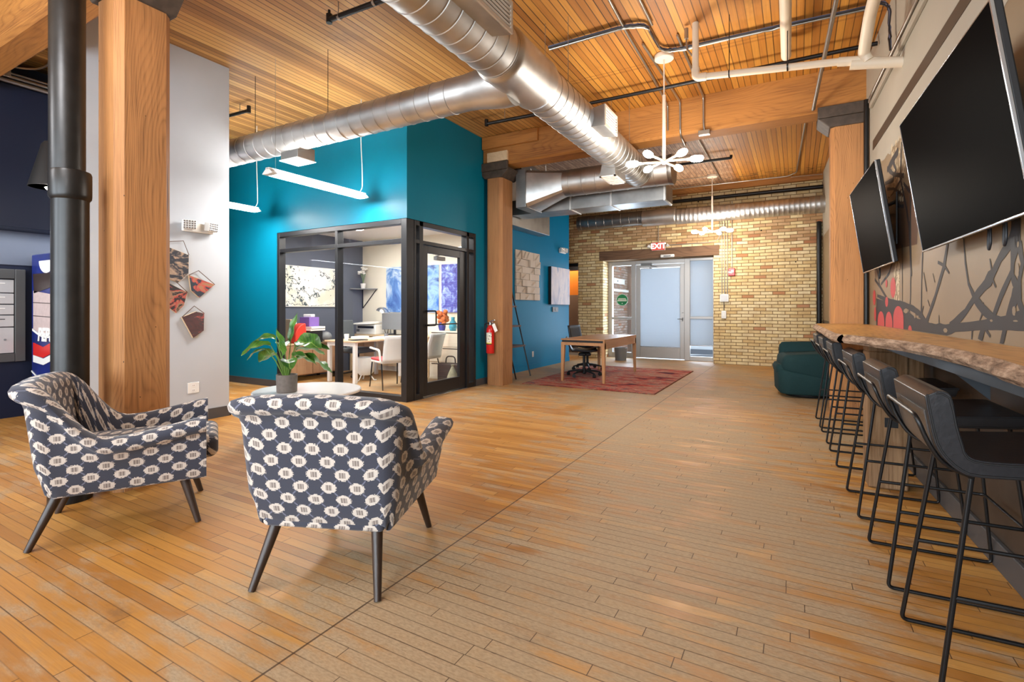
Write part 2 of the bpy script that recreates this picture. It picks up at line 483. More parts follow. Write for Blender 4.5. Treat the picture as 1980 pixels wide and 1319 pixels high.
def mk_barn():
    m = Mat('barn_timber'); x, y, z = m.coord()
    f = m.noise(m.xyz(x * 55.0, y * 55.0, z * 1.6), 1.0, 5, 0.7); p = m.noise(m.xyz(x * 5.0, y * 5.0, z * 2.0), 1.0, 3)
    c = m.ramp(f * 0.6 + p * 0.4, [(0.28, lin(58, 40, 26)), (0.42, lin(118, 90, 62)), (0.55, lin(150, 120, 90)), (0.72, lin(172, 140, 104))])
    m.col(c).rough(0.85).set(spec=0.2); m.bump(f, 0.5, 0.01)
    return m.m

M = {}
M['floor'] = mk_floor(); M['ceiling'] = mk_ceiling()
M['brick'] = mk_brick('cream_brick'); M['brick_out'] = mk_brick('weathered_outdoor_brick', False, [(150, 128, 118), (176, 156, 146), (160, 120, 104), (186, 170, 160), (136, 112, 104)])
M['fabric'] = mk_fabric(); M['duct'] = mk_duct(); M['duct_dull'] = mk_duct('dull_galvanised_sheet', (160, 160, 158), 0.38); M['rug'] = mk_rug(); M['fabric_box'] = mk_fabric(True)
M['teal'] = mk_paint('teal_paint', (2, 112, 138), 0.42, 0.07, 0.2); M['white_wall'] = mk_paint('off_white_paint', (184, 188, 193), 0.6)
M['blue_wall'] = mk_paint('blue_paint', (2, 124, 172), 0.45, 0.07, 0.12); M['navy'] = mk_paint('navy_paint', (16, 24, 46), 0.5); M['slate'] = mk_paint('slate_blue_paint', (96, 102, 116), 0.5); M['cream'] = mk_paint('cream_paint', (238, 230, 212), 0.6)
M['beige'] = mk_paint('beige_paint', (170, 162, 146), 0.6); M['tan'] = mk_paint('tan_mural_paint', (140, 119, 92), 0.5, 0.12); M['stripe'] = mk_paint('brown_stripe_paint', (68, 54, 40), 0.5)
M['dark_wall'] = mk_paint('dark_brown_paint', (66, 54, 44), 0.5); M['mural_dark'] = mk_paint('charcoal_mural_paint', (50, 47, 48), 0.6); M['mural_red'] = mk_paint('red_mural_paint', (182, 60, 58), 0.5)
M['mural_pale'] = mk_paint('pale_mural_paint', (196, 178, 146), 0.55); M['mural_brown'] = mk_paint('deep_brown_mural_paint', (92, 66, 48), 0.5)
M['orange'] = mk_paint('orange_paint', (226, 128, 40), 0.5); M['brown_wall'] = mk_paint('taupe_paint', (128, 104, 88), 0.5)
M['post'] = timber('fir_post', (174, 119, 70), (104, 66, 36), 2, 60.0, 0.7, 0.45, 0.9, (187, 131, 78))
M['post_b'] = timber('fir_post_tan', (156, 109, 66), (108, 70, 40), 2, 50.0, 0.7, 0.35, 0.5, (168, 119, 74))
M['beam'] = timber('fir_beam', (166, 108, 48), (114, 66, 26), 0, 40.0, 0.65, 0.45, 0.5, (178, 120, 56))
M['lintel'] = timber('weathered_lintel', (120, 90, 66), (80, 56, 40), 0, 18.0, 0.8, 0.7, 0.5)
M['slab'] = mk_slab(); M['bark'] = mk_bark(); M['barn'] = mk_barn()
M['oak'] = timber('oak_veneer', (178, 128, 80), (140, 96, 58), 1, 12.0, 0.4, 0.35); M['oak_leg'] = timber('oak_leg_wood', (178, 128, 80), (146, 100, 60), 2, 12.0, 0.45, 0.35)
M['birch'] = timber('light_desk_wood', (222, 196, 160), (196, 166, 128), 1, 9.0, 0.45, 0.3); M['walnut'] = timber('credenza_wood', (176, 138, 104), (140, 104, 74), 2, 10.0, 0.5, 0.4)
M['leg_dark'] = timber('dark_stained_leg', (58, 44, 36), (36, 26, 20), 2, 20.0, 0.4, 0.3)
M['iron'] = plain('cast_iron', (34, 32, 30), 0.36, 0.2, 0.5, 0.4, 9.0, 0.35); M['cap_iron'] = plain('iron_cap', (84, 72, 62), 0.6, 0.15, 0.5, 0.35, 14.0, 0.4)
M['black_metal'] = plain('black_metal', (24, 23, 23), 0.38, 0.3); M['frame'] = plain('dark_bronze_frame', (40, 41, 44), 0.36, 0.3); M['black'] = plain('matte_black', (18, 18, 19), 0.6)
M['leather'] = plain('black_leather', (30, 30, 33), 0.34, 0, 0.5, 0.12, 60.0, 0.12); M['leather_back'] = plain('dark_grey_leather', (74, 67, 62), 0.42, 0, 0.5, 0.1, 50.0, 0.1)
M['screen'] = plain('black_screen', (6, 6, 7), 0.42, 0, 0.03)
M['screen'].node_tree.nodes['Principled BSDF'].inputs['IOR'].default_value = 1.12
M['silver'] = plain('silver_trim', (186, 190, 194), 0.22, 0.9)
M['alu'] = plain('clear_aluminium', (176, 172, 168), 0.42, 0.55); M['steel'] = plain('raw_steel_bar', (92, 98, 104), 0.42, 0.6, 0.5, 0.15, 6.0); M['conduit'] = plain('galvanised_conduit', (168, 162, 152), 0.32, 0.85)
M['white'] = plain('white_enamel', (236, 234, 230), 0.35); M['white_plastic'] = plain('white_plastic', (228, 228, 224), 0.45); M['pvc'] = plain('cream_pvc', (224, 208, 184), 0.45)
M['chand'] = plain('warm_white_enamel', (232, 218, 200), 0.35); M['concrete'] = plain('grey_concrete', (122, 114, 108), 0.8, 0, 0.3, 0.15, 40.0, 0.2)
M['marble'] = plain('white_laminate', (232, 232, 230), 0.14); M['baseboard'] = plain('dark_grey_vinyl', (72, 70, 70), 0.5); M['red'] = plain('red_enamel', (204, 34, 32), 0.25); M['red_plastic'] = plain('red_plastic', (222, 60, 44), 0.4)
M['red_cloth'] = plain('coral_red_cloth', (214, 74, 74), 0.7); M['green_cloth'] = plain('dark_green_upholstery', (32, 60, 62), 0.85, 0, 0.2, 0.15, 120.0, 0.15); M['grey_cloth'] = plain('charcoal_mesh', (88, 94, 98), 0.8); M['purple'] = plain('purple_card', (136, 104, 184), 0.6)
M['paper'] = plain('paper_white', (240, 238, 232), 0.7); M['yellow'] = plain('yellow_label', (232, 202, 60), 0.5); M['tanbox'] = plain('tan_card', (206, 176, 146), 0.7); M['grey'] = plain('mid_grey', (120, 122, 124), 0.5)
M['cabinet'] = plain('cream_cabinet_metal', (222, 212, 192), 0.4); M['soil'] = plain('potting_soil', (58, 44, 34), 0.95, 0, 0.1, 0.3, 60.0, 0.5); M['cable_black'] = plain('black_cable', (34, 34, 38), 0.5); M['cable_blue'] = plain('blue_grey_cable', (96, 100, 124), 0.5)
M['glass'] = glassy('clear_glass'); M['brass'] = plain('old_brass', (150, 116, 70), 0.4, 0.8); M['wood_step'] = plain('dark_walnut_shelf', (96, 68, 52), 0.5, 0, 0.4, 0.2, 20.0)
M['leaf'] = None
# ------------------------------------------------------------------ the setting
FAR = 12.04
struct(MB().box(-9.2, 1.2, -4.2, 12.5, -0.12, 0.0), 'floor', M['floor'], 'worn maple strip floor running through the whole room', 'floor')
struct(MB().box(-9.2, 1.3, -4.2, 12.5, CEIL, CEIL + 0.1), 'ceiling', M['ceiling'], 'varnished wooden board ceiling above the whole room', 'ceiling')

# right wall: beige top band, tan mural field, dark foot
def right_wall():
    o = thing('wall_right', 'long beige and mural painted wall behind the bar counter', 'wall', RW(4.04), RA, None, 'structure')
    y0, y1 = -8.2, 8.0
    MB().box(0.0, 0.14, y0, y1, 2.69, CEIL).build('upper_band', M['beige'], o)
    MB().box(0.0, 0.14, y0, y1, 1.0, 2.69).build('mural_field', M['tan'], o)
    MB().box(0.0, 0.14, y0, y1, 0.0, 1.0).build('foot', M['dark_wall'], o)
    MB().box(-0.004, 0.0, y0, 2.42, 2.888, 2.985).build('painted_stripe', M['stripe'], o)
    MB().box(-0.03, 0.0, y0, 2.45, 3.34, 3.40).build('ledge', M['beige'], o, bevel=0.006)
right_wall()

# mural painted on the right wall: (Y, Z, width) strokes in metres along the wall
def mural():
    o = thing('mural', 'tan wall mural of charcoal thorny branches and red berries above the counter', 'mural', RW(4.04, 0.001), RA)
    def loc(y, z): return (-0.0005, (y - 4.04) / math.cos(RA), max(z, 1.0585))
    rnd = random.Random(3)
    def stroke(mb, pts, off):
        P = [Vector((p[0], p[1])) for p in pts]; W = [p[2] for p in pts]; Q = []; Wq = []
        for i in range(len(P) - 1):
            n = max(2, int((P[i + 1] - P[i]).length / 0.02))
            for k in range(n):
                t = k / n; Q.append(P[i].lerp(P[i + 1], t)); Wq.append((W[i] + (W[i + 1] - W[i]) * t) * (0.9 + 0.22 * noise.noise((Q[-1].x * 9, Q[-1].y * 9, off * 50))))
        Q.append(P[-1]); Wq.append(W[-1])
        L, R = [], []
        for i in range(len(Q)):
            d = (Q[min(i + 1, len(Q) - 1)] - Q[max(i - 1, 0)])
            n = Vector((-d.y, d.x)); n = n.normalized() if n.length else Vector((0, 1))
            L.append(Q[i] + n * Wq[i] * 0.5); R.append(Q[i] - n * Wq[i] * 0.5)
        vs = []
        for l, r in zip(L, R):
            for q in (l, r): a = loc(q.x, q.y); vs.append((a[0] - off, a[1], a[2]))
        mb.add(vs, [(2 * i, 2 * i + 1, 2 * i + 3, 2 * i + 2) for i in range(len(Q) - 1)])
    def blob(mb, y, z, ry, rz, off, n=22, rag=0.0):
        vs = []
        for k in range(n):
            a = 2 * PI * k / n; f = 1 + rag * (rnd.random() - 0.5)
            p = loc(y + ry * math.cos(a) * f, z + rz * math.sin(a) * f); vs.append((p[0] - off, p[1], p[2]))
        mb.add(vs, [tuple(range(n))])
    dark = [
        [(5.122, 1.156, .17), (4.711, 1.109, .10), (4.367, 1.085, .09), (4.015, 1.09, .085), (3.844, 1.112, .055), (3.593, 1.127, .055), (3.339, 1.145, .07), (3.157, 1.155, .085), (2.956, 1.173, .09), (2.5, 1.21, .10), (1.9, 1.25, .09), (1.2, 1.2, .1)],
        [(3.937, 1.105, .08), (3.673, 1.204, .045), (3.533, 1.281, .05), (3.38, 1.345, .06), (3.326, 1.372, .10), (3.28, 1.40, .06), (3.203, 1.462, .05), (3.09, 1.521, .07), (3.027, 1.576, .09)],
        [(3.533, 1.281, .044), (3.625, 1.361, .03), (3.673, 1.476, .022), (3.70, 1.62, .016)],
        [(3.533, 1.281, .06), (3.419, 1.221, .06), (3.275, 1.172, .06), (3.157, 1.155, .068)],
        [(3.027, 1.9, .11), (3.03, 1.621, .11), (3.038, 1.515, .105), (3.064, 1.43, .05), (3.07, 1.37, .05), (3.03, 1.324, .06), (3.048, 1.262, .07), (3.112, 1.188, .055), (3.145, 1.132, .045), (3.20, 1.03, .041)],
        [(3.0, 1.51, .05), (2.965, 1.418, .04), (2.997, 1.35, .04), (2.997, 1.252, .05), (2.956, 1.199, .04)],
        [(3.06, 1.40, .043), (3.191, 1.283, .038), (3.288, 1.176, .045)],
        [(3.985, 1.66, .05), (3.995, 1.603, .045), (4.056, 1.488, .05), (4.25, 1.295, .038), (4.45, 1.13, .06)],
        [(4.545, 1.627, .03), (4.572, 1.404, .022), (4.585, 1.13, .035)],
        [(4.891, 2.1, .05), (4.876, 1.575, .03), (4.891, 1.3, .026), (4.923, 1.2, .04)],
        [(5.157, 1.24, .02), (5.157, 1.75, .02)],
        [(6.221, 1.356, .035), (5.667, 1.296, .05), (5.157, 1.264, .05), (4.799, 1.222, .055), (4.572, 1.171, .055), (4.442, 1.11, .07)],
        [(6.04, 1.461, .03), (5.667, 1.546, .03), (5.498, 1.65, .03)], [(6.358, 1.527, .035), (6.091, 1.443, .035), (5.755, 1.316, .035)],
        [(6.3, 1.7, .03), (6.1, 1.45, .03)], [(4.183, 1.524, .026), (4.066, 1.495, .024)], [(4.045, 1.488, .024), (3.956, 1.438, .014)], [(3.326, 1.47, .010), (3.298, 1.40, .02)], [(3.298, 1.371, .024), (3.251, 1.325, .014)],
        [(4.161, 1.182, .012), (4.157, 1.10, .02)], [(4.442, 1.342, .022), (4.519, 1.481, .012)], [(3.405, 1.255, .010), (3.433, 1.21, .018)], [(3.426, 1.195, .02), (3.461, 1.16, .008)], [(3.563, 1.125, .02), (3.575, 1.055, .016)],
        [(3.392, 1.15, .06), (3.461, 1.05, .055)], [(3.385, 1.123, .026), (3.32, 1.085, .016)], [(4.417, 1.285, .012), (4.367, 1.24, .012)], [(4.296, 1.459, .01), (4.25, 1.396, .01)], [(4.519, 1.243, .014), (4.572, 1.19, .03)],
        [(5.304, 2.56, .07), (5.515, 2.535, .08), (5.746, 2.50, .05)], [(5.515, 2.535, .06), (5.386, 2.416, .04), (5.515, 2.36, .05), (5.845, 2.40, .04)], [(5.746, 2.52, .05), (5.472, 2.399, .045), (5.1, 2.30, .045)],
        [(5.746, 2.33, .03), (5.472, 2.274, .03), (5.224, 2.185, .03)], [(5.15, 2.30, .03), (5.472, 2.245, .03), (5.651, 2.22, .02)], [(5.56, 2.137, .02), (5.1, 2.053, .03)], [(5.698, 2.242, .025), (5.224, 2.075, .03)],
        [(5.186, 2.6, .035), (5.224, 2.313, .04), (5.0, 2.0, .045), (4.90, 1.8, .05)], [(4.931, 1.902, .05), (4.863, 1.471, .05)], [(5.11, 2.241, .03), (4.897, 2.126, .03)],
        [(2.6, 2.36, .06), (2.5, 2.25, .08), (2.4, 2.3, .05)], [(2.62, 2.15, .04), (2.3, 2.3, .05), (1.9, 2.1, .06)], [(2.6, 1.95, .07), (2.2, 2.0, .06)],
        [(1.9, 1.2, .06), (2.2, 1.5, .05), (2.3, 1.9, .06)], [(1.5, 1.2, .05), (1.2, 1.7, .06), (1.0, 2.3, .05)]]
    mb = MB()
    for i, s in enumerate(dark): stroke(mb, s, 0.0004 + 0.00001 * i)
    poly = [(6.275, 1.331), (5.667, 1.282), (5.122, 1.245), (4.9, 1.19), (4.6, 1.13), (4.35, 1.06), (4.35, 0.99), (6.275, 0.99)]
    mb.add([(loc(*p)[0] - 0.0003, loc(*p)[1], loc(*p)[2]) for p in poly], [tuple(range(len(poly)))])
    mb.build('branches', M['mural_dark'], o)
    for k, (y, z, ry, rz) in enumerate([(6.38, 1.339, .075, .08), (5.498, 1.41, .105, .09), (5.778, 1.459, .04, .038), (5.764, 1.288, .065, .047), (6.33, 1.17, .06, .073), (4.898, 1.05, .06, .045)]): mb = MB(); blob(mb, y, z, ry, rz, 0.0014 + k * 2e-5); mb.build('berry', M['mural_red'], o)
    for k, (y, ry, zt) in enumerate([(6.03, .165, 1.20), (5.667, .15, 1.198), (5.295, .19, 1.247)]):
        vs = [(y - ry, 0.99), (y + ry, 0.99)] + [(y + ry * math.cos(a), zt - 0.11 + 0.11 * math.sin(a)) for a in [PI * j / 14 for j in range(15)]]
        mb = MB(); mb.add([(loc(*p)[0] - 0.0017 - k * 2e-5, loc(*p)[1], loc(*p)[2]) for p in vs], [tuple(range(len(vs)))]); mb.build('berry', M['mural_red'], o)
    mb = MB()
    for k, (y, z, ry, rz) in enumerate([(4.025, 1.089, .04, .014), (3.303, 1.164, .018, .006), (3.012, 1.391, .014, .031), (3.007, 1.504, .010, .013), (3.048, 1.212, .018, .022), (3.032, 1.168, .025, .004), (4.755, 1.172, .025, .02), (4.668, 1.162, .02, .013), (5.037, 1.206, .07, .018)]): mb = MB(); blob(mb, y, z, ry, rz, 0.0011, rag=0.25); mb.build('gap_between_branches', M['tan'], o)
    mb = MB()
    # ragged plaster edge under the beige band and pale flakes
    top = []; y = -3.0; low = []
    while y < 6.5:
        top.append((y, 2.70)); low.append((y, 2.66 - 0.09 * abs(noise.noise((y * 4.0, 1.0, 0))) - 0.05 * abs(noise.noise((y * 19.0, 3.0, 0))))); y += 0.03
    n = len(top); P = top + low
    mb.add([(loc(*p)[0] + 0.0002, loc(*p)[1], loc(*p)[2]) for p in P], [(i, i + 1, n + i + 1, n + i) for i in range(n - 1)])
    mb.build('flaked_edge', M['beige'], o)
    mb = MB(); k = 0
    for y0, y1, z0, z1, num in [(5.2, 5.6, 2.28, 2.66, 60), (5.05, 5.3, 2.1, 2.6, 40), (2.1, 2.62, 2.0, 2.62, 60), (5.25, 5.45, 1.3, 1.62, 70), (6.0, 6.4, 2.55, 2.68, 20)]:
        for _ in range(num):
            blob(mb, rnd.uniform(y0, y1), rnd.uniform(z0, z1), rnd.uniform(.006, .03), rnd.uniform(.006, .03), 0.0001 + k * 1e-6, 7, 0.8); k += 1
    mb.build('pale_flakes', M['mural_pale'], o)['kind'] = 'stuff'
    mb = MB()
    pts = [(4.6, 2.15), (5.6, 2.25), (5.7, 1.75), (4.7, 1.7)]
    mb.add([(loc(*p)[0] + 0.0001, loc(*p)[1], loc(*p)[2]) for p in pts], [(0, 1, 2, 3)])
    mb.build('brown_patch', M['mural_brown'], o)  # dark mural paint and television shadow, both put into this brown
mural()

# dark foot of the wall beneath the counter, with baseboard
struct(MB(Matrix.Translation(RW(4.04)) @ Matrix.Rotation(RA, 4, 'Z')).box(-0.022, 0.0, -8.2, 2.75, 0.0, 0.13), 'baseboard_right', M['baseboard'], 'dark grey baseboard below the bar counter', 'baseboard', bevel=0.004)

# far brick wall with corridor opening and entrance recess
b = MB()
b.box(-9.2, -6.3, FAR, FAR + 0.46, 0, CEIL); b.box(-6.3, -4.865, FAR, FAR + 0.46, 2.41, CEIL)
b.box(-4.865, -4.205, FAR, FAR + 0.46, 0, CEIL); b.box(-4.205, -1.62, FAR, FAR + 0.46, 2.43, CEIL); b.box(-1.62, 1.3, FAR, FAR + 0.46, 0, CEIL)
struct(b, 'wall_far', M['brick'], 'cream and rust brick wall around the glass entrance', 'wall')
struct(MB().box(-4.30, -1.50, FAR - 0.012, FAR + 0.02, 2.43, 2.66), 'trim_1', M['lintel'], 'weathered brown timber lintel over the entrance', 'lintel', bevel=0.01)
struct(MB().box(-3.2, 1.0, FAR - 0.10, FAR, 3.86, CEIL), 'trim_2', M['beam'], 'brown timber ledger along the top of the brick wall', 'ledger', bevel=0.01)
# left side rooms
struct(MB().box(-9.3, -9.2, -4.2, 14.6, 0, CEIL), 'wall_west', M['navy'], 'far side wall closing the building', 'wall')
struct(MB().box(-9.2, -4.0, 14.2, 14.3, 0, CEIL), 'wall_corridor_end', M['brown_wall'], 'taupe end wall of the corridor', 'wall')
b = MB().box(-6.6, -4.4, 13.2, 13.25, 1.62, 2.3); struct(b, 'wall_corridor_panel', M['orange'], 'orange painted panel seen through the brick doorway', 'wall')
b = MB().box(-6.6, -4.4, 13.2, 13.25, 0, 1.62); struct(b, 'wall_corridor_lower', M['brown_wall'], 'taupe lower wall below the orange panel', 'wall')
struct(MB().box(-9.2, -4.24, 12.5, 14.3, -0.12, 0.0), 'floor_corridor', M['concrete'], 'grey floor in the corridor beyond the brick doorway', 'floor')
struct(MB().box(-9.2, -4.24, 12.5, 14.3, 2.62, 2.7), 'ceiling_corridor', M['white'], 'ceiling of the corridor beyond the brick doorway', 'ceiling')
b = MB().box(-6.3, -4.865, FAR + 0.1, FAR + 0.16, 2.33, 2.41); struct(b, 'trim_3', M['frame'], 'dark header of the corridor doorway', 'trim')
b = MB().box(-6.3, -4.865, FAR + 0.2, FAR + 0.25, 2.24, 2.33); struct(b, 'trim_4', M['alu'], 'pale rail under the corridor doorway header', 'trim')
# near side wall, rear wall with unseen windows added behind the camera for fill
struct(MB().box(-9.2, -7.7, -4.2, -4.1, 0, CEIL).box(-7.7, 1.3, -4.2, -4.1, 0, 0.7).box(-7.7, 1.3, -4.2, -4.1, 3.4, CEIL).box(-7.7, -7.0, -4.2, -4.1, .7, 3.4).box(-4.6, -4.0, -4.2, -4.1, .7, 3.4).box(-1.6, -1.2, -4.2, -4.1, .7, 3.4).box(0.9, 1.3, -4.2, -4.1, .7, 3.4), 'wall_rear', M['brick'], 'brick window wall behind the viewer', 'wall')
for i, (x0, x1) in enumerate([(-7.0, -4.6), (-4.0, -1.6), (-1.2, 0.9)]):
    w = MB()
    for q in (x0, (x0 + x1) / 2 - .025, x1 - .05): w.box(q, q + .05, -4.19, -4.12, .7, 3.4)
    for q in (.7, 2.0, 3.35): w.box(x0, x1, -4.19, -4.12, q, q + .05)
    o = struct(w, 'window_%d' % (i + 2), M['frame'], 'tall dark framed window behind the viewer', 'window')
    MB().box(x0, x1, -4.158, -4.152, .7, 3.4).build('pane', M['glass'], o)
b = MB().box(-7.85, -7.7, -4.1, 4.0, 0, CEIL); struct(b, 'wall_left', M['navy'], 'navy painted wall with the mailboxes', 'wall')
b = MB().box(-7.7, -7.3, -1.0, 3.5, 2.10, 3.62); struct(b, 'wall_soffit', M['navy'], 'navy soffit above the mailbox wall', 'wall', bevel=0.004)
struct(MB().box(-7.70, -7.69, -4.1, 4.0, 1.72, 2.10), 'trim_5', M['slate'], 'slate blue paint band under the navy soffit', 'trim')  # light washing down from the soffit, put into a paler band
# white partition
b = MB().box(-5.82, -5.68, 1.95, 3.43, 0, CEIL); struct(b, 'wall_partition', M['white_wall'], 'white partition wall carrying the hanging prints', 'wall')
b = MB().box(-5.68, -5.665, 1.95, 3.445, 0, 0.115).box(-5.82, -5.665, 3.43, 3.445, 0, .115); struct(b, 'baseboard_partition', M['baseboard'], 'dark baseboard of the white partition', 'baseboard')

# ---- glazed office
OX, OY = -4.43, 5.04
b = MB()
b.box(-9.2, -7.075, OY, OY + 0.12, 0, CEIL); b.box(-7.075, OX, OY, OY + 0.12, 2.415, CEIL)
b.box(OX - 0.12, OX, OY + 0.12, 6.66, 2.415, CEIL); b.box(OX - 0.12, OX, 6.66, 7.55, 0, CEIL)
struct(b, 'wall_office', M['teal'], 'teal upper wall wrapping the glazed corner office', 'wall')
b = MB(); b.box(-9.2, -7.075, OY - 0.014, OY, 0, 0.105); b.box(OX, OX + 0.014, 6.66, 7.55, 0, 0.105); b.box(OX, OX + .014, 7.55, 7.564, 0, .105)
struct(b, 'baseboard_office', M['baseboard'], 'grey baseboard at the foot of the teal walls', 'baseboard')
struct(MB().box(-7.9, -7.78, OY + .12, 7.62, 0, 2.75), 'wall_office_left', M['slate'], 'slate blue side wall inside the office', 'wall')
struct(MB().box(-7.9, OX - .12, 7.5, 7.62, 0, 2.75), 'wall_office_back', M['cream'], 'cream back wall inside the office', 'wall')
struct(MB().box(-7.78, OX - .12, OY + .12, 7.5, 2.62, 2.68), 'ceiling_office', M['white'], 'white dropped ceiling inside the office', 'ceiling')
def store():
    o = thing('window_1', 'dark framed front glazing of the corner office', 'window', (OX, OY, 0), 0, None, 'structure')
    f = MB(); x0 = -7.075 - OX
    d0, d1 = -0.005, 0.105
    f.box(x0, x0 + .06, d0, d1, 0, 2.41); f.box(-.095, 0, d0, .14, 0, 2.41)
    f.box(x0 + .06, -.095, d0, d1, 2.345, 2.41); f.box(x0 + .06, -.095, d0, d1, 0, 0.075)
    f.build('frame', M['frame'], o, bevel=0.003)
    MB().box(-5.775 - OX, -5.722 - OX, d0, d1, .075, 2.345).build('mullion', M['frame'], o, bevel=0.003)
    MB().box(x0 + .06, -.095, d0 + .004, d1 - .004, 2.10, 2.155).build('transom', M['frame'], o, bevel=0.003)
    for a, c in ((x0 + .06, -5.775 - OX), (-5.722 - OX, -.095)):
        for z0, z1 in ((.075, 2.10), (2.155, 2.345)): MB().box(a, c, .046, .054, z0, z1).build('glass', M['glass'], o)
    o = thing('door_1', 'dark framed glass door of the corner office', 'door', (OX, OY, 0), 0, None, 'structure')
    f = MB(); e0, e1 = -.105, .005
    f.box(e0, e1, .145, .18, 0, 2.41); f.box(e0, e1, .25, .325, 0, 2.41); f.box(e0, e1, 1.372, 1.428, 0, 2.41); f.box(e0, e1, 1.56, 1.615, 0, 2.41)
    f.box(e0, e1, .18, 1.56, 2.345, 2.41); f.box(e0, e1, .18, .25, 2.105, 2.155); f.box(e0, e1, .325, 1.372, 2.105, 2.155); f.box(e0, e1, 1.428, 1.56, 2.105, 2.155)
    f.box(e0, e1, .18, .25, 0, .075); f.box(e0, e1, 1.428, 1.56, 0, .075)
    f.build('frame', M['frame'], o, bevel=0.003)
    for a, c, z0, z1 in ((.18, .25, .075, 2.105), (.18, .25, 2.155, 2.345), (.325, 1.372, 2.155, 2.345), (1.428, 1.56, .075, 2.105), (1.428, 1.56, 2.155, 2.345)): MB().box(-.054, -.046, a, c, z0, z1).build('glass', M['glass'], o)
    l = MB(); l.box(-.07, -.02, .33, .45, .02, 2.10); l.box(-.07, -.02, 1.215, 1.367, .02, 2.10); l.box(-.07, -.02, .45, 1.215, 2.0, 2.10); l.box(-.07, -.02, .45, 1.215, .02, .20)
    lf = l.build('door_leaf', M['frame'], o, bevel=0.003)
    MB().box(-.048, -.042, .45, 1.215, .20, 2.0).build('door_glass', M['glass'], lf)
    h = MB(); h.tube(bez([(-.02, .40, 1.20), (.05, .40, 1.20), (.05, .40, 1.0), (-.02, .40, 1.0)], .02), .011)
    h = MB(); h.tube(bez([(.03, .40, 1.195), (.03, .575, 1.195), (.03, .575, .995), (.03, .40, .995)], .03), .011)
    h.tube([(-.02, .41, 1.195), (.032, .41, 1.195)], .009); h.tube([(-.02, .41, .995), (.032, .41, .995)], .009)
    h.tube([(-.085, .42, 1.0), (-.085, 1.25, 1.0)], .010); h.tube([(-.085, .43, 1.0), (-.06, .43, 1.0)], .008); h.tube([(-.085, 1.24, 1.0), (-.06, 1.24, 1.0)], .008)
    h.build('pull_handle', M['black_metal'], o)
    c = MB(); c.box(-.13, -.07, .72, .92, 1.93, 1.985); c.tube([(-.12, .76, 1.99), (-.15, .95, 2.03), (-.10, .80, 2.06)], .008); c.build('door_closer', M['grey'], o, bevel=.006)
    MB().box(-.08, .022, .325, 1.372, 0, .012).build('threshold', M['silver'], o, bevel=0.003)
store()
# blue wall beyond the office
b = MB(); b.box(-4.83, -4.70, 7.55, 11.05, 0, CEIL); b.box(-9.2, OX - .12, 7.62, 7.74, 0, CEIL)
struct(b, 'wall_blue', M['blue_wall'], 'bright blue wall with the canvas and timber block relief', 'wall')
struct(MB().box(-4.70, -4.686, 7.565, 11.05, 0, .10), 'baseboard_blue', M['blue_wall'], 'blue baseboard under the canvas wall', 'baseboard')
struct(MB().box(-4.70, -4.45, 7.56, 9.45, 2.74, CEIL), 'trim_6', M['duct_dull'], 'sheet metal boxing high on the teal wall', 'boxing', bevel=.004)

# ---- timber columns and beams
def column(x0, x1, y0, y1, mat, label, cap, top=3.52, dcap=0.13):
    o = thing('column', label, 'column', ((x0 + x1) / 2, (y0 + y1) / 2, 0), 0, None, 'structure')
    hx, hy = (x1 - x0) / 2, (y1 - y0) / 2; c = .045
    poly = [(-hx + c, -hy), (hx - c, -hy), (hx, -hy + c), (hx, hy - c), (hx - c, hy), (-hx + c, hy), (-hx, hy - c), (-hx, -hy + c)]
    p = MB().prism(poly, 0, top, 'z').build('post', mat, o)
    if cap:
        k = MB(); k.box(-hx - dcap, hx + dcap, -hy - .02, hy + .02, top - .085, top - .05)
        k.hexa([(-hx - .01, -hy - .02, top - .20), (hx + .01, -hy - .02, top - .20), (hx + .01, hy + .02, top - .20), (-hx - .01, hy + .02, top - .20), (-hx - dcap, -hy - .02, top - .085), (hx + dcap, -hy - .02, top - .085), (hx + dcap, hy + .02, top - .085), (-hx - dcap, hy + .02, top - .085)])
        k.box(-hx - dcap, hx + dcap, -hy - .035, -hy - .0, top - .085, top + .045); k.box(-hx - dcap, hx + dcap, hy, hy + .035, top - .085, top + .045)
        k.build('iron_cap', M['cap_iron'], o, bevel=.008)
    return o
column(-4.20, -3.90, 1.60, 1.945, M['post'], 'thick fir column nearest the viewer, between black pipe and white partition', True)
column(-4.37, -4.075, 6.86, 7.26, M['post_b'], 'slimmer fir column with red extinguisher beside the office door', True)
column(0.345, 0.70, 6.87, 7.24, M['post'], 'fir column against the bar wall behind the counter end', True)
def beam(y0, y1, x0, x1, label):
    o = thing('beam', label, 'beam', ((x0 + x1) / 2, (y0 + y1) / 2, 3.52), 0, None, 'structure')
    L = (x1 - x0) / 2; h = (y1 - y0) / 2
    MB().prism([(-h + .03, 0), (h - .03, 0), (h, .03), (h, CEIL - 3.52 - .001), (-h, CEIL - 3.52 - .001), (-h, .03)], -L, L, 'x').build('timber', M['beam'], o)
    return o
b1 = beam(1.60, 1.86, -9.2, 0.75, 'heavy timber beam over the nearest column, upper left')
b2 = beam(6.87, 7.22, -4.42, 0.69, 'heavy timber beam crossing the room over the bar column')
w = MB(); w.box(-4.42 + 1.865, -3.42 + 1.865, -.225, -.175, .27, .465); w.build('side_plank', M['beam'], b2, bevel=.006)
w = MB(); w.box(-4.32 + 1.865, -3.95 + 1.865, -.225, -.176, .05, .20); w.build('light_block', M['birch'], b2, bevel=.004)
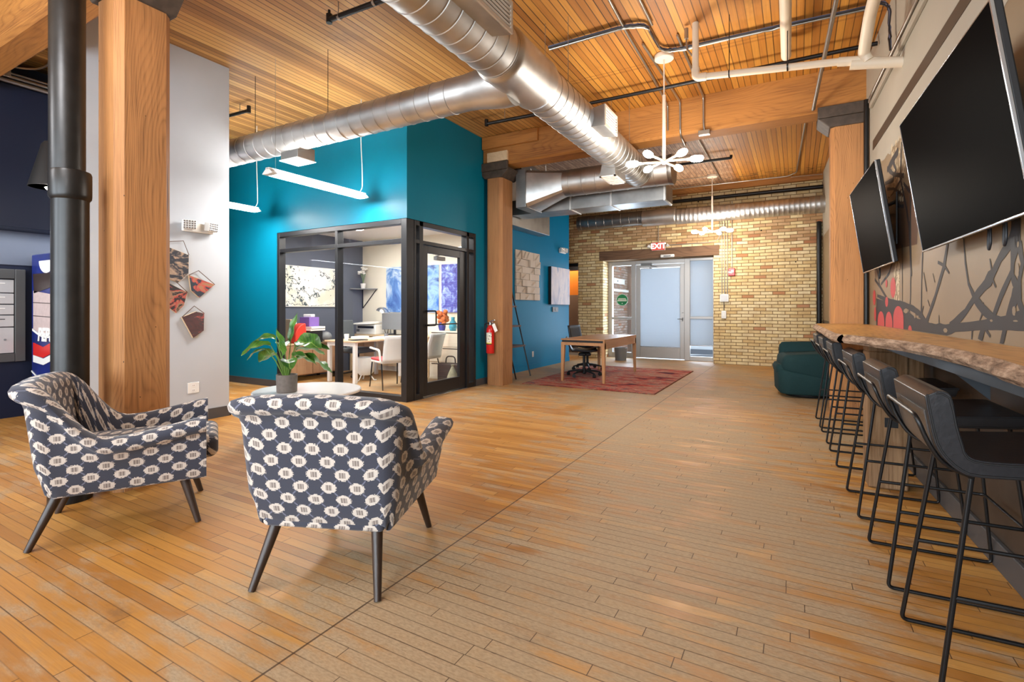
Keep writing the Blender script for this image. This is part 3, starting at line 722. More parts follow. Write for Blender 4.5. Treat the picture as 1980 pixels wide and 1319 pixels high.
# ------------------------------------------------------------------ patterned armchairs
def make_armchair(label, loc, rz):
    o = thing('armchair', label, 'armchair', loc, rz, 'patterned lounge armchairs')
    # U path: front right -> back -> front left, outward normals
    path = []
    W, F, B, R = .345, .385, -.345, .06
    n1 = 16
    for i in range(n1): y = F + (B + R - F) * i / (n1 - 1); path.append((W, y, 1, 0, y))
    for i in range(1, 8):
        a = PI / 2 * i / 8; path.append((W - R + R * math.cos(a), B + R - R * math.sin(a), math.cos(a), -math.sin(a), B + R - R * math.sin(a)))
    nb = 9
    for i in range(nb): x = (W - R) * (1 - 2 * i / (nb - 1)); path.append((x, B, 0, -1, B - .02 * (1 - abs(x) / W)))
    for i in range(1, 8):
        a = PI / 2 * i / 8; path.append((-(W - R) - R * math.sin(a), B + R - R * math.cos(a), -math.sin(a), -math.cos(a), B + R - R * math.cos(a)))
    for i in range(n1): y = B + R + (F - B - R) * i / (n1 - 1); path.append((-W, y, -1, 0, y))
    keys = [(-.40, .862), (-.36, .848), (-.31, .805), (-.26, .74), (-.21, .665), (-.16, .60), (-.11, .555), (-.05, .535), (.04, .54), (.16, .56), (.28, .585), (.36, .60), (.5, .61)]
    def H(y):
        for (a, p), (b, q) in zip(keys, keys[1:]):
            if y <= b:
                t = max(0, (y - a) / (b - a)); t = t * t * (3 - 2 * t) if False else t
                return p + (q - p) * t
        return keys[-1][1]
    P, UV = [], []; u = 0.0; last = None
    for i, (x, y, nx, ny, hy) in enumerate(path):
        h = H(hy)
        ux, uy = x + nx * .02, y + ny * .02
        if last: u += math.hypot(ux - last[0], uy - last[1])
        last = (ux, uy)
        side = abs(nx)
        zb = .25 + .035 * (4 * nx * nx * ny * ny) + (.02 if ny < -.99 and abs(x) > W - R - .03 else 0)
        fl = .030 + .012 * side * max(0, y + .1)
        prof = [(-.06, zb), (-.045, zb + .004), (-.03, zb + .02), (-.018, zb + .09), (.0, .42), (.014, h - .11), (.022, h - .075), (fl + .012, h - .066), (fl + .030, h - .045), (fl + .034, h - .020), (fl + .022, h), (.005, h + .010), (-.030, h + .008), (-.055, h - .012), (-.066, h - .05), (-.072, .46), (-.075, .38)]
        lean = 0.045 * (-ny if ny < 0 else 0) * 1.0
        row, uv = [], []; v = 0.0; pl = None
        for (oo, z) in prof:
            k = oo + lean * max(0.0, (z - .25)) / .6 * (1 if ny < 0 else 0)
            q = (x + nx * k, y + ny * k, z); row.append(q)
            if pl: v += math.dist(pl, (oo, z))
            pl = (oo, z); uv.append((u, v))
        P.append(row); UV.append(uv)
    mb = MB(); mb.grid(P, UV)
    for row, sgn in ((P[0], 1), (P[-1], -1)):
        f = tuple(range(len(row)));
        if sgn < 0: f = f[::-1]
        mb.add(row, [f[::-1]], False, [tuple((row[k][0] * 1.0, row[k][2]) for k in f[::-1])])
    mb.build('upholstered_shell', M['fabric'], o, sharp=60)
    # seat deck and front rail
    def ubox(mb, x0, x1, y0, y1, z0, z1):
        faces = [([(x0, y1, z0), (x1, y1, z0), (x1, y1, z1), (x0, y1, z1)], lambda p: (p[0], p[2])), ([(x0, y0, z1), (x1, y0, z1), (x1, y1, z1), (x0, y1, z1)], lambda p: (p[0], p[1])), ([(x0, y0, z0), (x0, y1, z0), (x1, y1, z0), (x1, y0, z0)], lambda p: (p[0], p[1])),
                 ([(x0, y0, z0), (x0, y0, z1), (x0, y1, z1), (x0, y1, z0)], lambda p: (p[1], p[2])), ([(x1, y0, z0), (x1, y1, z0), (x1, y1, z1), (x1, y0, z1)], lambda p: (p[1], p[2])), ([(x0, y0, z0), (x1, y0, z0), (x1, y0, z1), (x0, y0, z1)], lambda p: (p[0], p[2]))]
        b = len(mb.v)
        for vs, f in faces: mb.add(vs, [(0, 1, 2, 3)], False, [tuple(f(p) for p in vs)])
    mb = MB(); mb.rbox(-.282, .282, -.32, .378, .253, .36, .02); mb.build('seat_base', M['fabric_box'], o, sharp=80)
    mb = MB(); mb.rbox(-.255, .255, -.27, .445, .345, .48, .045); mb.build('seat_cushion', M['fabric_box'], o, sharp=80)
    for sx in (-1, 1):
        for yb, yt in ((-.385, -.27), (.345, .27)):
            l = MB(); l.tube([(sx * .235, yt, .27), (sx * .285, yb, 0.0)], [.026, .0155], 14); l.build('leg', M['leg_dark'], o)
    return o
make_armchair('navy armchair with cream medallions, seen from behind, nearer the middle of the floor', (-1.93, 1.80, 0), math.radians(22))
make_armchair('navy armchair with cream medallions, seen side on, in front of the black pipe', (-3.41, 1.47, 0), math.radians(-30))

# ------------------------------------------------------------------ coffee table and plant
TC = (-4.06, 3.22)
o = thing('coffee_table', 'round white coffee table behind the near armchair', 'table', (TC[0], TC[1], 0))
MB().lathe([(.46, .425), (.485, .43), (.488, .447), (.48, .455), (1e-5, .455)], 56).build('tabletop', M['marble'], o)
MB().lathe([(.27, 0), (.27, .012), (.05, .03), (.035, .06), (.035, .425)], 32).build('pedestal', M['white'], o)
def make_leaf(mb, base, direction, L, W, droop, roll, curl=.2):
    d = Vector(direction).normalized(); side = d.cross(Vector((0, 0, 1)));
    side = side.normalized() if side.length > .05 else Vector((1, 0, 0))
    rows, uv = [], []; nu, nv = 11, 7; p = Vector(base); cur = d.copy()
    for i in range(nu):
        t = i / (nu - 1); w = W * (math.sin(PI * min(1, t * 0.96 + .04)) ** .75) * (1 - .35 * t) * (1 if i < nu - 1 else 0.02)
        up = side.cross(cur).normalized(); s2 = (side * math.cos(roll) + up * math.sin(roll)); u2 = (up * math.cos(roll) - side * math.sin(roll))
        row = []; uvr = []
        for j in range(nv):
            q = (j / (nv - 1) - .5) * 2
            wav = .05 * W * math.sin(t * 14 + q)
            row.append(p + s2 * q * w * .5 + u2 * (abs(q) ** 1.5 * curl * w + wav)); uvr.append((t, q))
        rows.append(row); uv.append(uvr)
        cur = (cur + Vector((0, 0, -droop / nu))).normalized(); p = p + cur * (L / (nu - 1))
    mb.grid([[tuple(q) for q in r] for r in rows], uv)
def mk_leaf():
    m = Mat('glossy_leaf'); u, v, w = m.coord('UV')
    vein = ((u * 9.0 + v.abs() * 2.2).fract() - 0.5).abs().lt(0.06)
    mid = v.abs().lt(0.05)
    t = m.n('ShaderNodeTexCoord'); g = m.noise(S(m.nt, t.outputs['Object']), 9.0, 3)
    base = m.mix(g.step(.3, .7), lin(34, 86, 34), lin(84, 136, 48)); base = m.mix((vein * 0.35).max(mid * 0.8), base, lin(140, 170, 84))
    m.col(base).rough(0.28); m.set(spec=.5)
    return m.m
M['leaf'] = mk_leaf()
def plant():
    px, py, pz = -4.10, 3.02, .456
    o = thing('potted_plant', 'broad leaved green plant in a grey concrete pot on the round white table', 'plant', (px, py, pz))
    MB().lathe([(.082, 0), (.088, .004), (.092, .155), (.092, .162), (.082, .162), (.080, .14)], 32).build('pot', M['concrete'], o)
    MB().lathe([(.081, .138), (.05, .143), (1e-5, .146)], 20).build('soil', M['soil'], o)
    Rr = Vector((.870, .492, 0)); Fd = Vector((-.492, .870, 0))
    st, lf = MB(), MB()
    # (right, forward, up) tip of the stalk, leaf heading, length, width, droop, roll
    spec = [((-.10, .02, .36), (-1, .1, .35), .20, .075, 1.2, .5), ((-.12, -.03, .30), (-1, -.3, .25), .22, .10, 1.3, .4), ((-.11, .05, .22), (-1, .2, -.05), .17, .11, 1.0, -.5), ((-.14, -.06, .26), (-1, -.2, .1), .16, .06, 1.4, .2),
            ((-.02, -.05, .20), (-.1, -.2, 1), .22, .10, .3, .2), ((.02, .03, .32), (.15, .1, 1), .24, .085, .4, -.3), ((.06, .02, .28), (1, .1, .35), .26, .13, .9, .5), ((.09, -.04, .33), (1, -.2, .2), .22, .15, .9, -.6),
            ((.07, -.06, .20), (1, -.4, .3), .24, .10, 1.1, .4), ((.08, .0, .17), (1, -.1, .05), .30, .19, .9, .35), ((.05, .06, .24), (.9, .5, .3), .22, .12, 1.0, .2), ((-.05, .08, .27), (-.5, .8, .5), .2, .10, 1.0, .1), ((.03, -.07, .16), (.5, -.8, .2), .16, .11, 1.3, 0)]
    for (tr, tf, tu), (hr, hf, hu), L, Wd, dr, ro in spec:
        tr *= 1.15; L *= 1.22; Wd *= 1.55
        tip = Rr * tr + Fd * tf + Vector((0, 0, .14 + tu * .98)); b = Rr * tr * .12 + Fd * tf * .12 + Vector((0, 0, .13))
        mid = b.lerp(tip, .5) + Vector((0, 0, .03)); st.tube([b, mid, tip], [.006, .005, .0035], 7)
        make_leaf(lf, tip, Rr * hr + Fd * hf + Vector((0, 0, hu)), L, Wd, dr, ro)
    st.build('stems', plain('leaf_stem', (104, 140, 60), .5), o); lf.build('foliage', M['leaf'], o, sharp=80)
plant()

# ------------------------------------------------------------------ bar counter
def counter():
    H = 1.055
    def slab(name, label, top, bot, joint_back, yb0, yb1):
        o = thing('bar_counter', label, 'counter', (0, 0, 0))
        n = len(top); vs, fs = [], []
        t = [(x, y, H) for x, y in top]; bk0 = (RW(yb0)[0] - .004, yb0); bk1 = (RW(yb1)[0] - .004, yb1)
        rnd = random.Random(5); core = MB(); bark = MB()
        T = t + [(bk1[0], bk1[1], H), (bk0[0], bk0[1], H)]
        bt = [(x + .03, y, H - .058) for x, y in top] + [(bk1[0], bk1[1], H - .058), (bk0[0], bk0[1], H - .058)]
        m = len(T)
        core.add(T, [tuple(range(m))]); core.add(bt, [tuple(range(m - 1, -1, -1))])
        for i in range(n - 1, m): j = (i + 1) % m; core.add([T[i], T[j], bt[j], bt[i]], [(0, 3, 2, 1)])
        core.build('slab', M['slab'], o)
        rows = []
        dense = []
        for i in range(n - 1):
            for k in range(8): f = k / 8; dense.append((top[i][0] * (1 - f) + top[i + 1][0] * f, top[i][1] * (1 - f) + top[i + 1][1] * f))
        dense.append(top[-1])
        for x, y in dense:
            w = .5 + noise.noise((y * 5, x * 5, 1)) ; row = [(x, y, H)]
            for s_, (dx, dz) in enumerate([(-.014, -.006), (-.030, -.02), (-.036, -.038), (-.020, -.055), (.03, -.058)]):
                row.append((x + dx * (.6 + .6 * w) if dx < 0 else x + dx, y, H + dz))
            rows.append(row)
        bark.grid(rows)
        for q in (rows[0], rows[-1]): bark.add(q, [tuple(range(len(q)))]); bark.add(q, [tuple(range(len(q) - 1, -1, -1))])
        bark.build('bark_edge', M['bark'], o, sharp=25)
        return o
    slab('a', 'live edge timber bar top, nearer slab along the mural wall', [(.62, -.2), (.585, .6), (.55, 1.2), (.56, 1.8), (.585, 2.2), (.585, 2.6), (.548, 3.0), (.49, 3.3), (.41, 3.55), (.285, 3.90)], None, None, -.2, 3.925)
    slab('b', 'live edge timber bar top, farther slab ending at the fir column', [(.262, 3.93), (.235, 4.1), (.225, 4.6), (.215, 5.2), (.20, 5.8), (.19, 6.3), (.21, 6.84)], None, None, 3.93, 6.84)
    p = thing('counter_post', 'reclaimed timber post holding up the bar top', 'post', (.535, 4.32, 0), RA)
    mb = MB().box(-.112, .112, -.11, .11, 0, .93); mb.build('timber', M['barn'], p, bevel=.012)
    MB().box(-.111, .20, -.108, .108, .93, .985).build('cap_block', M['barn'], p, bevel=.006)
    MB().box(-.02, .055, -.1115, -.09, .42, .485).build('mortise', M['black'], p)
    MB().box(.112, .20, -.09, .09, .70, .93).build('blocking', M['barn'], p, bevel=.008)
    s_ = MB(); r = thing('steel_rail', 'grey steel bar bolted under the near bar top', 'rail', (.62, 2.1, .90), RA)
    s_.box(-.02, -.008, -2.3, 2.05, .05, .092).box(-.02, .06, -2.3, 2.05, .086, .094); s_.build('angle_bar', M['steel'], r, bevel=.002)
    for y in (1.0, -.4, -1.7):
        k = MB(); k.prism([(.0, .085), (.20, .085), (.20, -.1)], y - .006, y + .006, 'y'); k.build('gusset', M['steel'], r)
counter()

# ------------------------------------------------------------------ bar stools
def make_stool(label, Y, rz):
    p = RW(Y, .268)
    o = thing('bar_stool', label, 'bar stool', p, rz, 'black leather bar stools along the counter')
    # seat shell profile in x,z  (rear upright, bend, seat)
    outer = [(-.272, .948), (-.262, .88), (-.246, .80), (-.222, .755), (-.185, .722), (-.14, .712), (.0, .722), (.17, .735), (.205, .742)]
    inner = [(.215, .775), (.205, .79), (.0, .772), (-.12, .764), (-.165, .775), (-.178, .81), (-.192, .87), (-.208, .955), (-.24, .967)]
    s_ = MB(); w = .222
    def smoothp(P, n=4):
        out = []
        for i in range(len(P) - 1):
            p0, p1, p2, p3 = P[max(0, i - 1)], P[i], P[i + 1], P[min(len(P) - 1, i + 2)]
            for k in range(n):
                t = k / n; out.append(tuple(.5 * (2 * p1[q] + (p2[q] - p0[q]) * t + (2 * p0[q] - 5 * p1[q] + 4 * p2[q] - p3[q]) * t * t + (3 * p1[q] - p0[q] - 3 * p2[q] + p3[q]) * t ** 3) for q in (0, 1)))
        out.append(P[-1]); return out
    O, I = smoothp(outer), smoothp(inner)
    s_.prism(O + I, -w, w, 'y'); s_.sm = [True] * len(s_.sm)
    s_.build('seat_shell', M['leather'], o, bevel=.014, seg=3, sharp=50)
    b = MB(); k = [(x - .004, z) for x, z in O if z < .905 and x < -.12]; k2 = [(x + .006, z) for x, z in O if z < .905 and x < -.12][::-1]
    b.prism(k + k2, -w + .03, w - .03, 'y'); b.build('back_panel', M['leather_back'], o)
    for sy in (-1, 1):
        seam = MB()
        y = sy * (w + .0005)
        seam.tube([(x * .985 + .002, y, z + .007) for x, z in O[::2]], .0028, 6)
        seam.tube([(x - .004, y, z - .008) for x, z in I[2::2]], .0028, 6)
        seam.build('piping', M['black'], o)
    # one bent rod round the back, then two sled frames
    r = .0075; h = MB()
    h.tube(bez([(-.15, -.195, .706), (-.222, -.205, .735), (-.262, -.213, .80), (-.292, -.213, .885), (-.292, .213, .885), (-.262, .213, .80), (-.222, .205, .735), (-.15, .195, .706)], .035), r, 9)
    h.build('back_rod', M['black_metal'], o)
    for sy in (-1, 1):
        f = MB(); f.tube(bez([(-.150, sy * .19, .715), (-.243, sy * .242, .008), (.243, sy * .242, .008), (.17, sy * .19, .73)], .022), .0078, 9)
        f.build('sled_leg', M['black_metal'], o)
    g = MB(); zf = .335; q = zf / .71
    xr, xf, yy = -.243 + .093 * q, .243 - .073 * q, .242 - .052 * q
    g.tube(bez([(xr, -yy, zf), (xf, -yy, zf), (xf, yy, zf), (xr, yy, zf)], .02), .0075, 9); g.build('foot_rail', M['black_metal'], o)
    for x, z in ((-.150, .715), (.17, .726)): MB().tube([(x, -.19, z), (x, .19, z)], .007, 8).build('cross_bar', M['black_metal'], o)
    return o
labels = ['nearest black leather bar stool, cut off by the edge of the view', 'second bar stool from the viewer, black leather, under the near bar top', 'third bar stool from the viewer, black leather, just before the reclaimed post',
          'fourth bar stool from the viewer, black leather, just past the reclaimed post', 'fifth bar stool from the viewer, black leather, under the farther bar top', 'farthest black leather bar stool, beside the dark green armchair and the fir column']
ys = [2.236, 2.97, 3.80, 4.867, 5.62, 6.30]
st0 = make_stool(labels[0], ys[0], RA)
for y, l in zip(ys[1:], labels[1:]): dup(st0, RW(y, .268), RA, l)

# ------------------------------------------------------------------ televisions
def make_tv(label, Y0, Y1, zb, off):
    c = (Y0 + Y1) / 2; L = (Y1 - Y0) / 2
    o = thing('television', label, 'television', RW(c, 0, zb), RA, 'wall mounted televisions')
    t = math.atan2(.115, .80); T = Matrix.Translation((-off, 0, 0)) @ Matrix.Rotation(-t, 4, 'Y')
    Hh = .832
    MB(T).box(.012, .040, -L, L, 0, Hh).box(.04, .062, -L + .12, L - .12, .04, .55).build('housing', M['black'], o, bevel=.006)
    MB(T).box(.003, .0121, -L + .004, L - .004, .006, Hh - .004).build('screen', M['screen'], o)
    e = MB(T); e.box(0, .014, -L, L, -.003, .007).box(0, .014, -L - .002, -L + .005, 0, Hh).box(0, .014, L - .005, L + .002, 0, Hh).box(0, .014, -L, L, Hh - .005, Hh); e.build('bezel', M['silver'], o, bevel=.002)
    k = MB(); k.box(-.02, -.0095, -.35, .35, .18, .62); k.tube([(-.012, -.28, .55), (-off - .005, -.28, .50)], .016, 8); k.tube([(-.012, .28, .55), (-off - .005, .28, .50)], .016, 8); k.tube([(-.012, -.28, .22), (-off + .02, -.28, .22)], .016, 8); k.tube([(-.012, .28, .22), (-off + .02, .28, .22)], .016, 8)
    k.build('wall_mount', M['black_metal'], o)
    for y in ((-.28, -.10) if L > .7 else (.28,)):
        w = MB(); w.tube(bez([(-.03, y, .10), (-.03, y - .012, -.05), (-.03, y + .012, -.085), (-.03, y + .02, -.05), (-.03, y, .1)], .02), .006, 8); w.build('hanging_cable', M['cable_black'], o)
    return o
make_tv('large black television tilted off the mural wall, nearest the viewer', 2.585, 4.075, 1.585, .105)
make_tv('black television tilted off the mural wall beside the fir column', 4.94, 6.33, 1.592, .105)

# ------------------------------------------------------------------ green tub chair
def green_chair():
    o = thing('tub_chair', 'dark green upholstered swivel tub chair behind the bar stools', 'armchair', (.13, 8.27, 0), math.radians(8))
    def rr(hx, hy, r, n=7):
        out = []
        for cx, cy, a0 in ((hx - r, hy - r, 0), (-hx + r, hy - r, PI / 2), (-hx + r, -hy + r, PI), (hx - r, -hy + r, 3 * PI / 2)):
            for i in range(n + 1): a = a0 + PI / 2 * i / n; out.append((cx + r * math.cos(a), cy + r * math.sin(a)))
        return out
    def loft(mb, levels):
        rows = [[(x + dx, y + dy, z + (sl * (x))) for x, y in rr(hx, hy, r)] for hx, hy, r, z, dx, dy, sl in levels]
        mb.grid([list(q) + [q[0]] for q in rows]); mb.add(rows[-1], [tuple(range(len(rows[-1])))]); mb.add(rows[0], [tuple(range(len(rows[0]) - 1, -1, -1))])
    MB().lathe([(.27, 0), (.28, .012), (.28, .035), (.2, .05)], 40).build('swivel_base', M['black'], o)
    b = MB(); loft(b, [(.36, .36, .14, .05, 0, 0, 0), (.385, .385, .16, .075, 0, 0, 0), (.395, .395, .16, .28, 0, 0, -.12), (.385, .39, .15, .315, 0, 0, -.18), (.37, .37, .15, .325, 0, 0, -.18)]); b.build('base_skirt', M['green_cloth'], o, sharp=70)
    a = MB(); loft(a, [(.36, .385, .13, .31, .015, 0, -.22), (.375, .40, .14, .335, .015, 0, -.22), (.37, .405, .13, .55, .025, 0, .04), (.35, .395, .12, .60, .03, 0, .07), (.32, .36, .11, .615, .03, 0, .07)]); a.build('arm_shell', M['green_cloth'], o, sharp=70)
    c = MB(Matrix.Translation((.02, .25, .58)) @ Matrix.Rotation(math.radians(-12), 4, 'X')); loft(c, [(.33, .07, .06, -.1, 0, 0, 0), (.35, .10, .08, -.02, 0, 0, 0), (.34, .10, .08, .12, 0, 0, .03), (.31, .06, .055, .16, 0, 0, .03)]); c.build('back_cushion', M['green_cloth'], o, sharp=70)
    s2 = MB(Matrix.Translation((-.12, -.03, .40))); loft(s2, [(.29, .27, .1, -.06, 0, 0, 0), (.30, .29, .1, 0, 0, 0, 0), (.28, .27, .1, .05, 0, 0, 0)]); s2.build('seat_cushion', M['green_cloth'], o, sharp=70)
green_chair()
# ------------------------------------------------------------------ ducts
def ring_profile(a, b, r, pitch=.135, h=.0045):
    pr = [(r, a)]; z = a + pitch * .5
    while z < b - .03:
        pr += [(r, z - .006), (r + h, z - .002), (r + h, z + .002), (r, z + .006)]; z += pitch
    return pr + [(r, b)]
RX = Matrix.Rotation(PI / 2, 3, 'Y')      # local z -> world x
RY = Matrix.Rotation(-PI / 2, 3, 'X')     # local z -> world y
def register(parent, x, y0, y1, z0, z1, xb):
    """side register boot facing +x with louvred face"""
    MB().hexa([(xb, y0 + .03, z0 + .02), (x, y0, z0), (x, y1, z0), (xb, y1 - .03, z0 + .02), (xb, y0 + .03, z1 - .02), (x, y0, z1), (x, y1, z1), (xb, y1 - .03, z1 - .02)]).build('register_boot', M['duct'], parent)
    g = MB(); f = .025
    g.box(x, x + .012, y0, y0 + f, z0, z1).box(x, x + .012, y1 - f, y1, z0, z1).box(x, x + .012, y0 + f, y1 - f, z0, z0 + f).box(x, x + .012, y0 + f, y1 - f, z1 - f, z1)
    n = 6
    for i in range(n): z = z0 + f + (z1 - z0 - 2 * f) * (i + .5) / n; g.hexa([(x + .001, y0 + f, z - .002), (x + .011, y0 + f, z + .006), (x + .011, y1 - f, z + .006), (x + .001, y1 - f, z - .002), (x + .001, y0 + f, z + .002), (x + .011, y0 + f, z + .010), (x + .011, y1 - f, z + .010), (x + .001, y1 - f, z + .002)])
    g.build('register_grille', plain('register_enamel', (196, 184, 168), .5) if 'register_enamel' not in bpy.data.materials else bpy.data.materials['register_enamel'], parent)
    MB().box(x - .004, x + .0005, y0 + f, y1 - f, z0 + f, z1 - f).build('register_shadow_box', M['black'], parent)
def ducts():
    DX, DZ = -2.0, 3.2
    o = thing('spiral_duct', 'large galvanised spiral duct running the length of the ceiling', 'duct', (DX, 0, DZ))
    MB().lathe(ring_profile(-3.0, 7.24, .202), 40, (0, 0, 0), RY).build('duct_run', M['duct'], o, sharp=30)
    MB().lathe([(.204, 3.30), (.222, 3.33), (.226, 3.36), (.222, 3.39), (.222, 3.90), (.226, 3.93), (.222, 3.96), (.204, 3.99)], 40, (0, 0, 0), RY).build('branch_collar', M['duct'], o, sharp=30)
    register(o, .315, 2.42, 2.97, -.115, .105, .12)
    register(o, .315, 4.86, 5.26, -.125, .09, .12)
    b = MB(); b.hexa([(-.17, 6.10, -.30), (.03, 6.10, -.30), (.03, 6.55, -.30), (-.17, 6.55, -.30), (-.15, 6.12, -.12), (.02, 6.12, -.12), (.02, 6.53, -.12), (-.15, 6.53, -.12)]); b.build('register_boot', M['duct'], o)
    g = MB()
    for k in range(7): g.box(-.15, .01, 6.13 + k * .057, 6.15 + k * .057, -.308, -.300)
    g.box(-.175, -.15, 6.09, 6.56, -.308, -.298).box(.01, .035, 6.09, 6.56, -.308, -.298).box(-.175, .035, 6.09, 6.13, -.308, -.298).box(-.175, .035, 6.52, 6.56, -.308, -.298); g.build('register_grille', M['chand'], o)
    for y in (1.0, 4.4, 6.4):
        h = MB(); h.tube([(-.12, y, .16), (-.12, y, CEIL - DZ)], .003, 6); h.tube([(.12, y, .16), (.12, y, CEIL - DZ)], .003, 6); h.build('hanger_wire', M['conduit'], o)
    # branch going left over the teal office
    o = thing('branch_duct', 'smaller spiral duct branching left in front of the teal office wall', 'duct', (0, 3.70, 3.145))
    prof = ring_profile(-8.4, -2.55, .152, .17) + [(.158, -2.45), (.185, -2.28), (.195, -2.2), (.195, -2.08)]
    MB().lathe(prof, 36, (0, 0, 0), RX).build('duct_run', M['duct'], o, sharp=30)
    x0, x1, y0, y1, z0, z1 = -5.09, -4.80, -.03, .20, -.235, -.10
    MB().box(x0, x1, y0, y1, z0, z1).build('register_boot', M['duct_dull'], o, bevel=.004)
    MB().box(x0 - .012, x1 + .012, y0 - .012, y1 + .012, z0 - .012, z0).build('register_grille', M['white'], o, bevel=.004)
    for x in (-7.4, -5.6, -4.35):
        w = MB(); w.tube([(x, 0, .15), (x, 0, CEIL - 3.145)], .003, 6); w.build('hanger_wire', M['black_metal'], o)
    # plenum, transition and cross duct beyond the beam
    o = thing('plenum_duct', 'wide galvanised duct with square transition beyond the beam', 'duct', (0, 7.46, 3.24))
    MB().box(-3.98, -3.80, -.30, .30, -.37, .25).build('plenum_box', M['duct_dull'], o, bevel=.004)
    n = 32; sq, ci = [], []
    for k in range(n):
        a = 2 * PI * (k + .5) / n; c, s_ = math.cos(a), math.sin(a); m = max(abs(c), abs(s_))
        sq.append((-3.80, .28 * c / m, -.06 + .30 * s_ / m)); ci.append((-3.22, .21 * c, .21 * s_))
    t = MB(); t.add(sq + ci, [(k, (k + 1) % n, n + (k + 1) % n, n + k) for k in range(n)], True); t.build('square_transition', M['duct'], o, sharp=12)
    MB().lathe(ring_profile(-3.22, -1.56, .21, .22), 36, (0, 0, 0), RX).build('round_run', M['duct'], o, sharp=30)
    MB().lathe([(.212, -1.60), (.218, -1.58), (.218, -1.54), (1e-5, -1.54)], 36, (0, 0, 0), RX).build('end_cap', M['duct_dull'], o, sharp=30)
    o = thing('rectangular_duct', 'flat rectangular sheet metal duct hung below the cross duct', 'duct', (0, 7.78, 2.885))
    MB().box(-4.40, -1.72, 0, .46, 0, .26).build('duct_box', M['duct_dull'], o, bevel=.004)
    for x in (-3.3, -2.6, -1.76): MB().box(x, x + .03, -.012, .472, -.012, .272).build('seam_flange', M['duct'], o, bevel=.003)
    o = thing('far_duct', 'long round duct across the top of the brick wall', 'duct', (0, 11.62, 3.30))
    MB().lathe(ring_profile(-4.68, -3.1, .172, .2), 32, (0, 0, .03), RX).build('dull_run', M['duct_dull'], o, sharp=30)  # darker sheet paints in the dark reflection along this stretch
    MB().lathe([(.172, -3.1), (.186, -3.08), (.186, -2.36), (.172, -2.34)], 32, (0, 0, .015), RX).build('sleeve', M['duct'], o, sharp=30)
    MB().lathe(ring_profile(-2.34, .49, .170, .09, .002), 32, (0, 0, -.01), RX).build('bright_run', M['duct'], o, sharp=30)
ducts()

# ------------------------------------------------------------------ pendant lights
M['bulb'] = glow('lit_bulb', (255, 240, 222), 75.0)
M['tube_light'] = glow('lit_lens', (255, 252, 248), 72.0)
def chandelier(label, x, y):
    o = thing('chandelier', label, 'chandelier', (x, y, CEIL), 0, 'six armed chandeliers')
    MB().lathe([(.045, 0), (.10, -.005), (.102, -.045), (.098, -.052), (1e-5, -.055)], 36).build('canopy', M['chand'], o)
    MB().tube([(0, 0, -.05), (0, 0, -.45)], .008, 10).build('thin_rod', M['chand'], o)
    MB().tube([(0, 0, -.44), (0, 0, -1.15)], .0185, 14).build('stem', M['chand'], o)
    MB().lathe([(.0185, -1.13), (.03, -1.15), (.033, -1.17), (.02, -1.19), (1e-5, -1.193)], 16).build('hub', M['chand'], o)
    for k in range(6):
        a = math.radians(14.5 + 60 * k); c, s_ = math.cos(a), math.sin(a); z = -1.165 + (.0 if k % 2 else .01)
        ar = MB(); ar.tube([(c * .015, s_ * .015, z), (c * .245, s_ * .245, z)], .0125, 12); ar.tube([(c * .235, s_ * .235, z), (c * .265, s_ * .265, z)], .0165, 12)
        p = ar.build('arm', M['chand'], o)
        R3 = Vector((0, 0, 1)).rotation_difference(Vector((c, s_, 0))).to_matrix()
        MB().lathe([(.014, 0), (.030, .02), (.036, .05), (.036, .10), (.026, .13), (1e-5, .142)], 16, (c * .265, s_ * .265, z), R3).build('bulb', M['bulb'], p)
    return o
ch = chandelier('white chandelier nearer the viewer, in front of the spiral duct end', -1.255, 5.58)
chandelier('white chandelier by the brick wall above the glass entrance', -1.512, 11.05)
def batten(label, x, y0, y1, z, cord_y):
    L = y1 - y0
    o = thing('linear_pendant', label, 'pendant light', (x, (y0 + y1) / 2, z), 0, 'linear pendant lights over the office front')
    h = L / 2; w = .085
    prof = [(-w, .0), (-.02, .052), (.02, .052), (w, .0), (w, -.008), (.0, -.012), (-w, -.008)]
    e = MB(); e.prism(prof, -h, -h + .07, 'y').prism(prof, h - .02, h, 'y'); e.box(-.03, .03, -h, h, .045, .06); e.build('housing', M['white'], o)
    l = MB(); l.prism([(-w + .004, .002), (-.02, .046), (.02, .046), (w - .004, .002), (w - .004, -.006), (0, -.010), (-w + .004, -.006)], -h + .07, h - .02, 'y'); l.build('lens', M['tube_light'], o)
    r = MB(); y = -h + .08
    while y < h - .03:
        r.tube([(w - .01, y, .009), (.03, y, .049)], .004, 6); r.tube([(-w + .01, y, .009), (-.03, y, .049)], .004, 6); y += .03
    r.build('reflector_ribs', M['white_plastic'], o)
    c = MB(); c.tube(bez([(0, cord_y, .055), (.02, cord_y + .03, .12), (.03, cord_y + .02, .35), (-.01, cord_y + .03, .8), (0, cord_y + .03, CEIL - z)], .2, 6), .006, 8); c.build('power_cord', M['white_plastic'], o)
    s_ = MB(); s_.tube([(0, -h + .1, .055), (0, -h + .1, CEIL - z)], .0018, 5); s_.build('hanging_wire', M['conduit'], o)
    return o
batten('lit linear pendant with ribbed lens hanging in front of the teal office wall', -5.00, 3.44, 4.85, 2.70, .62)
batten('lit linear pendant mostly hidden behind the white partition', -7.10, 3.32, 4.73, 2.70, .66)

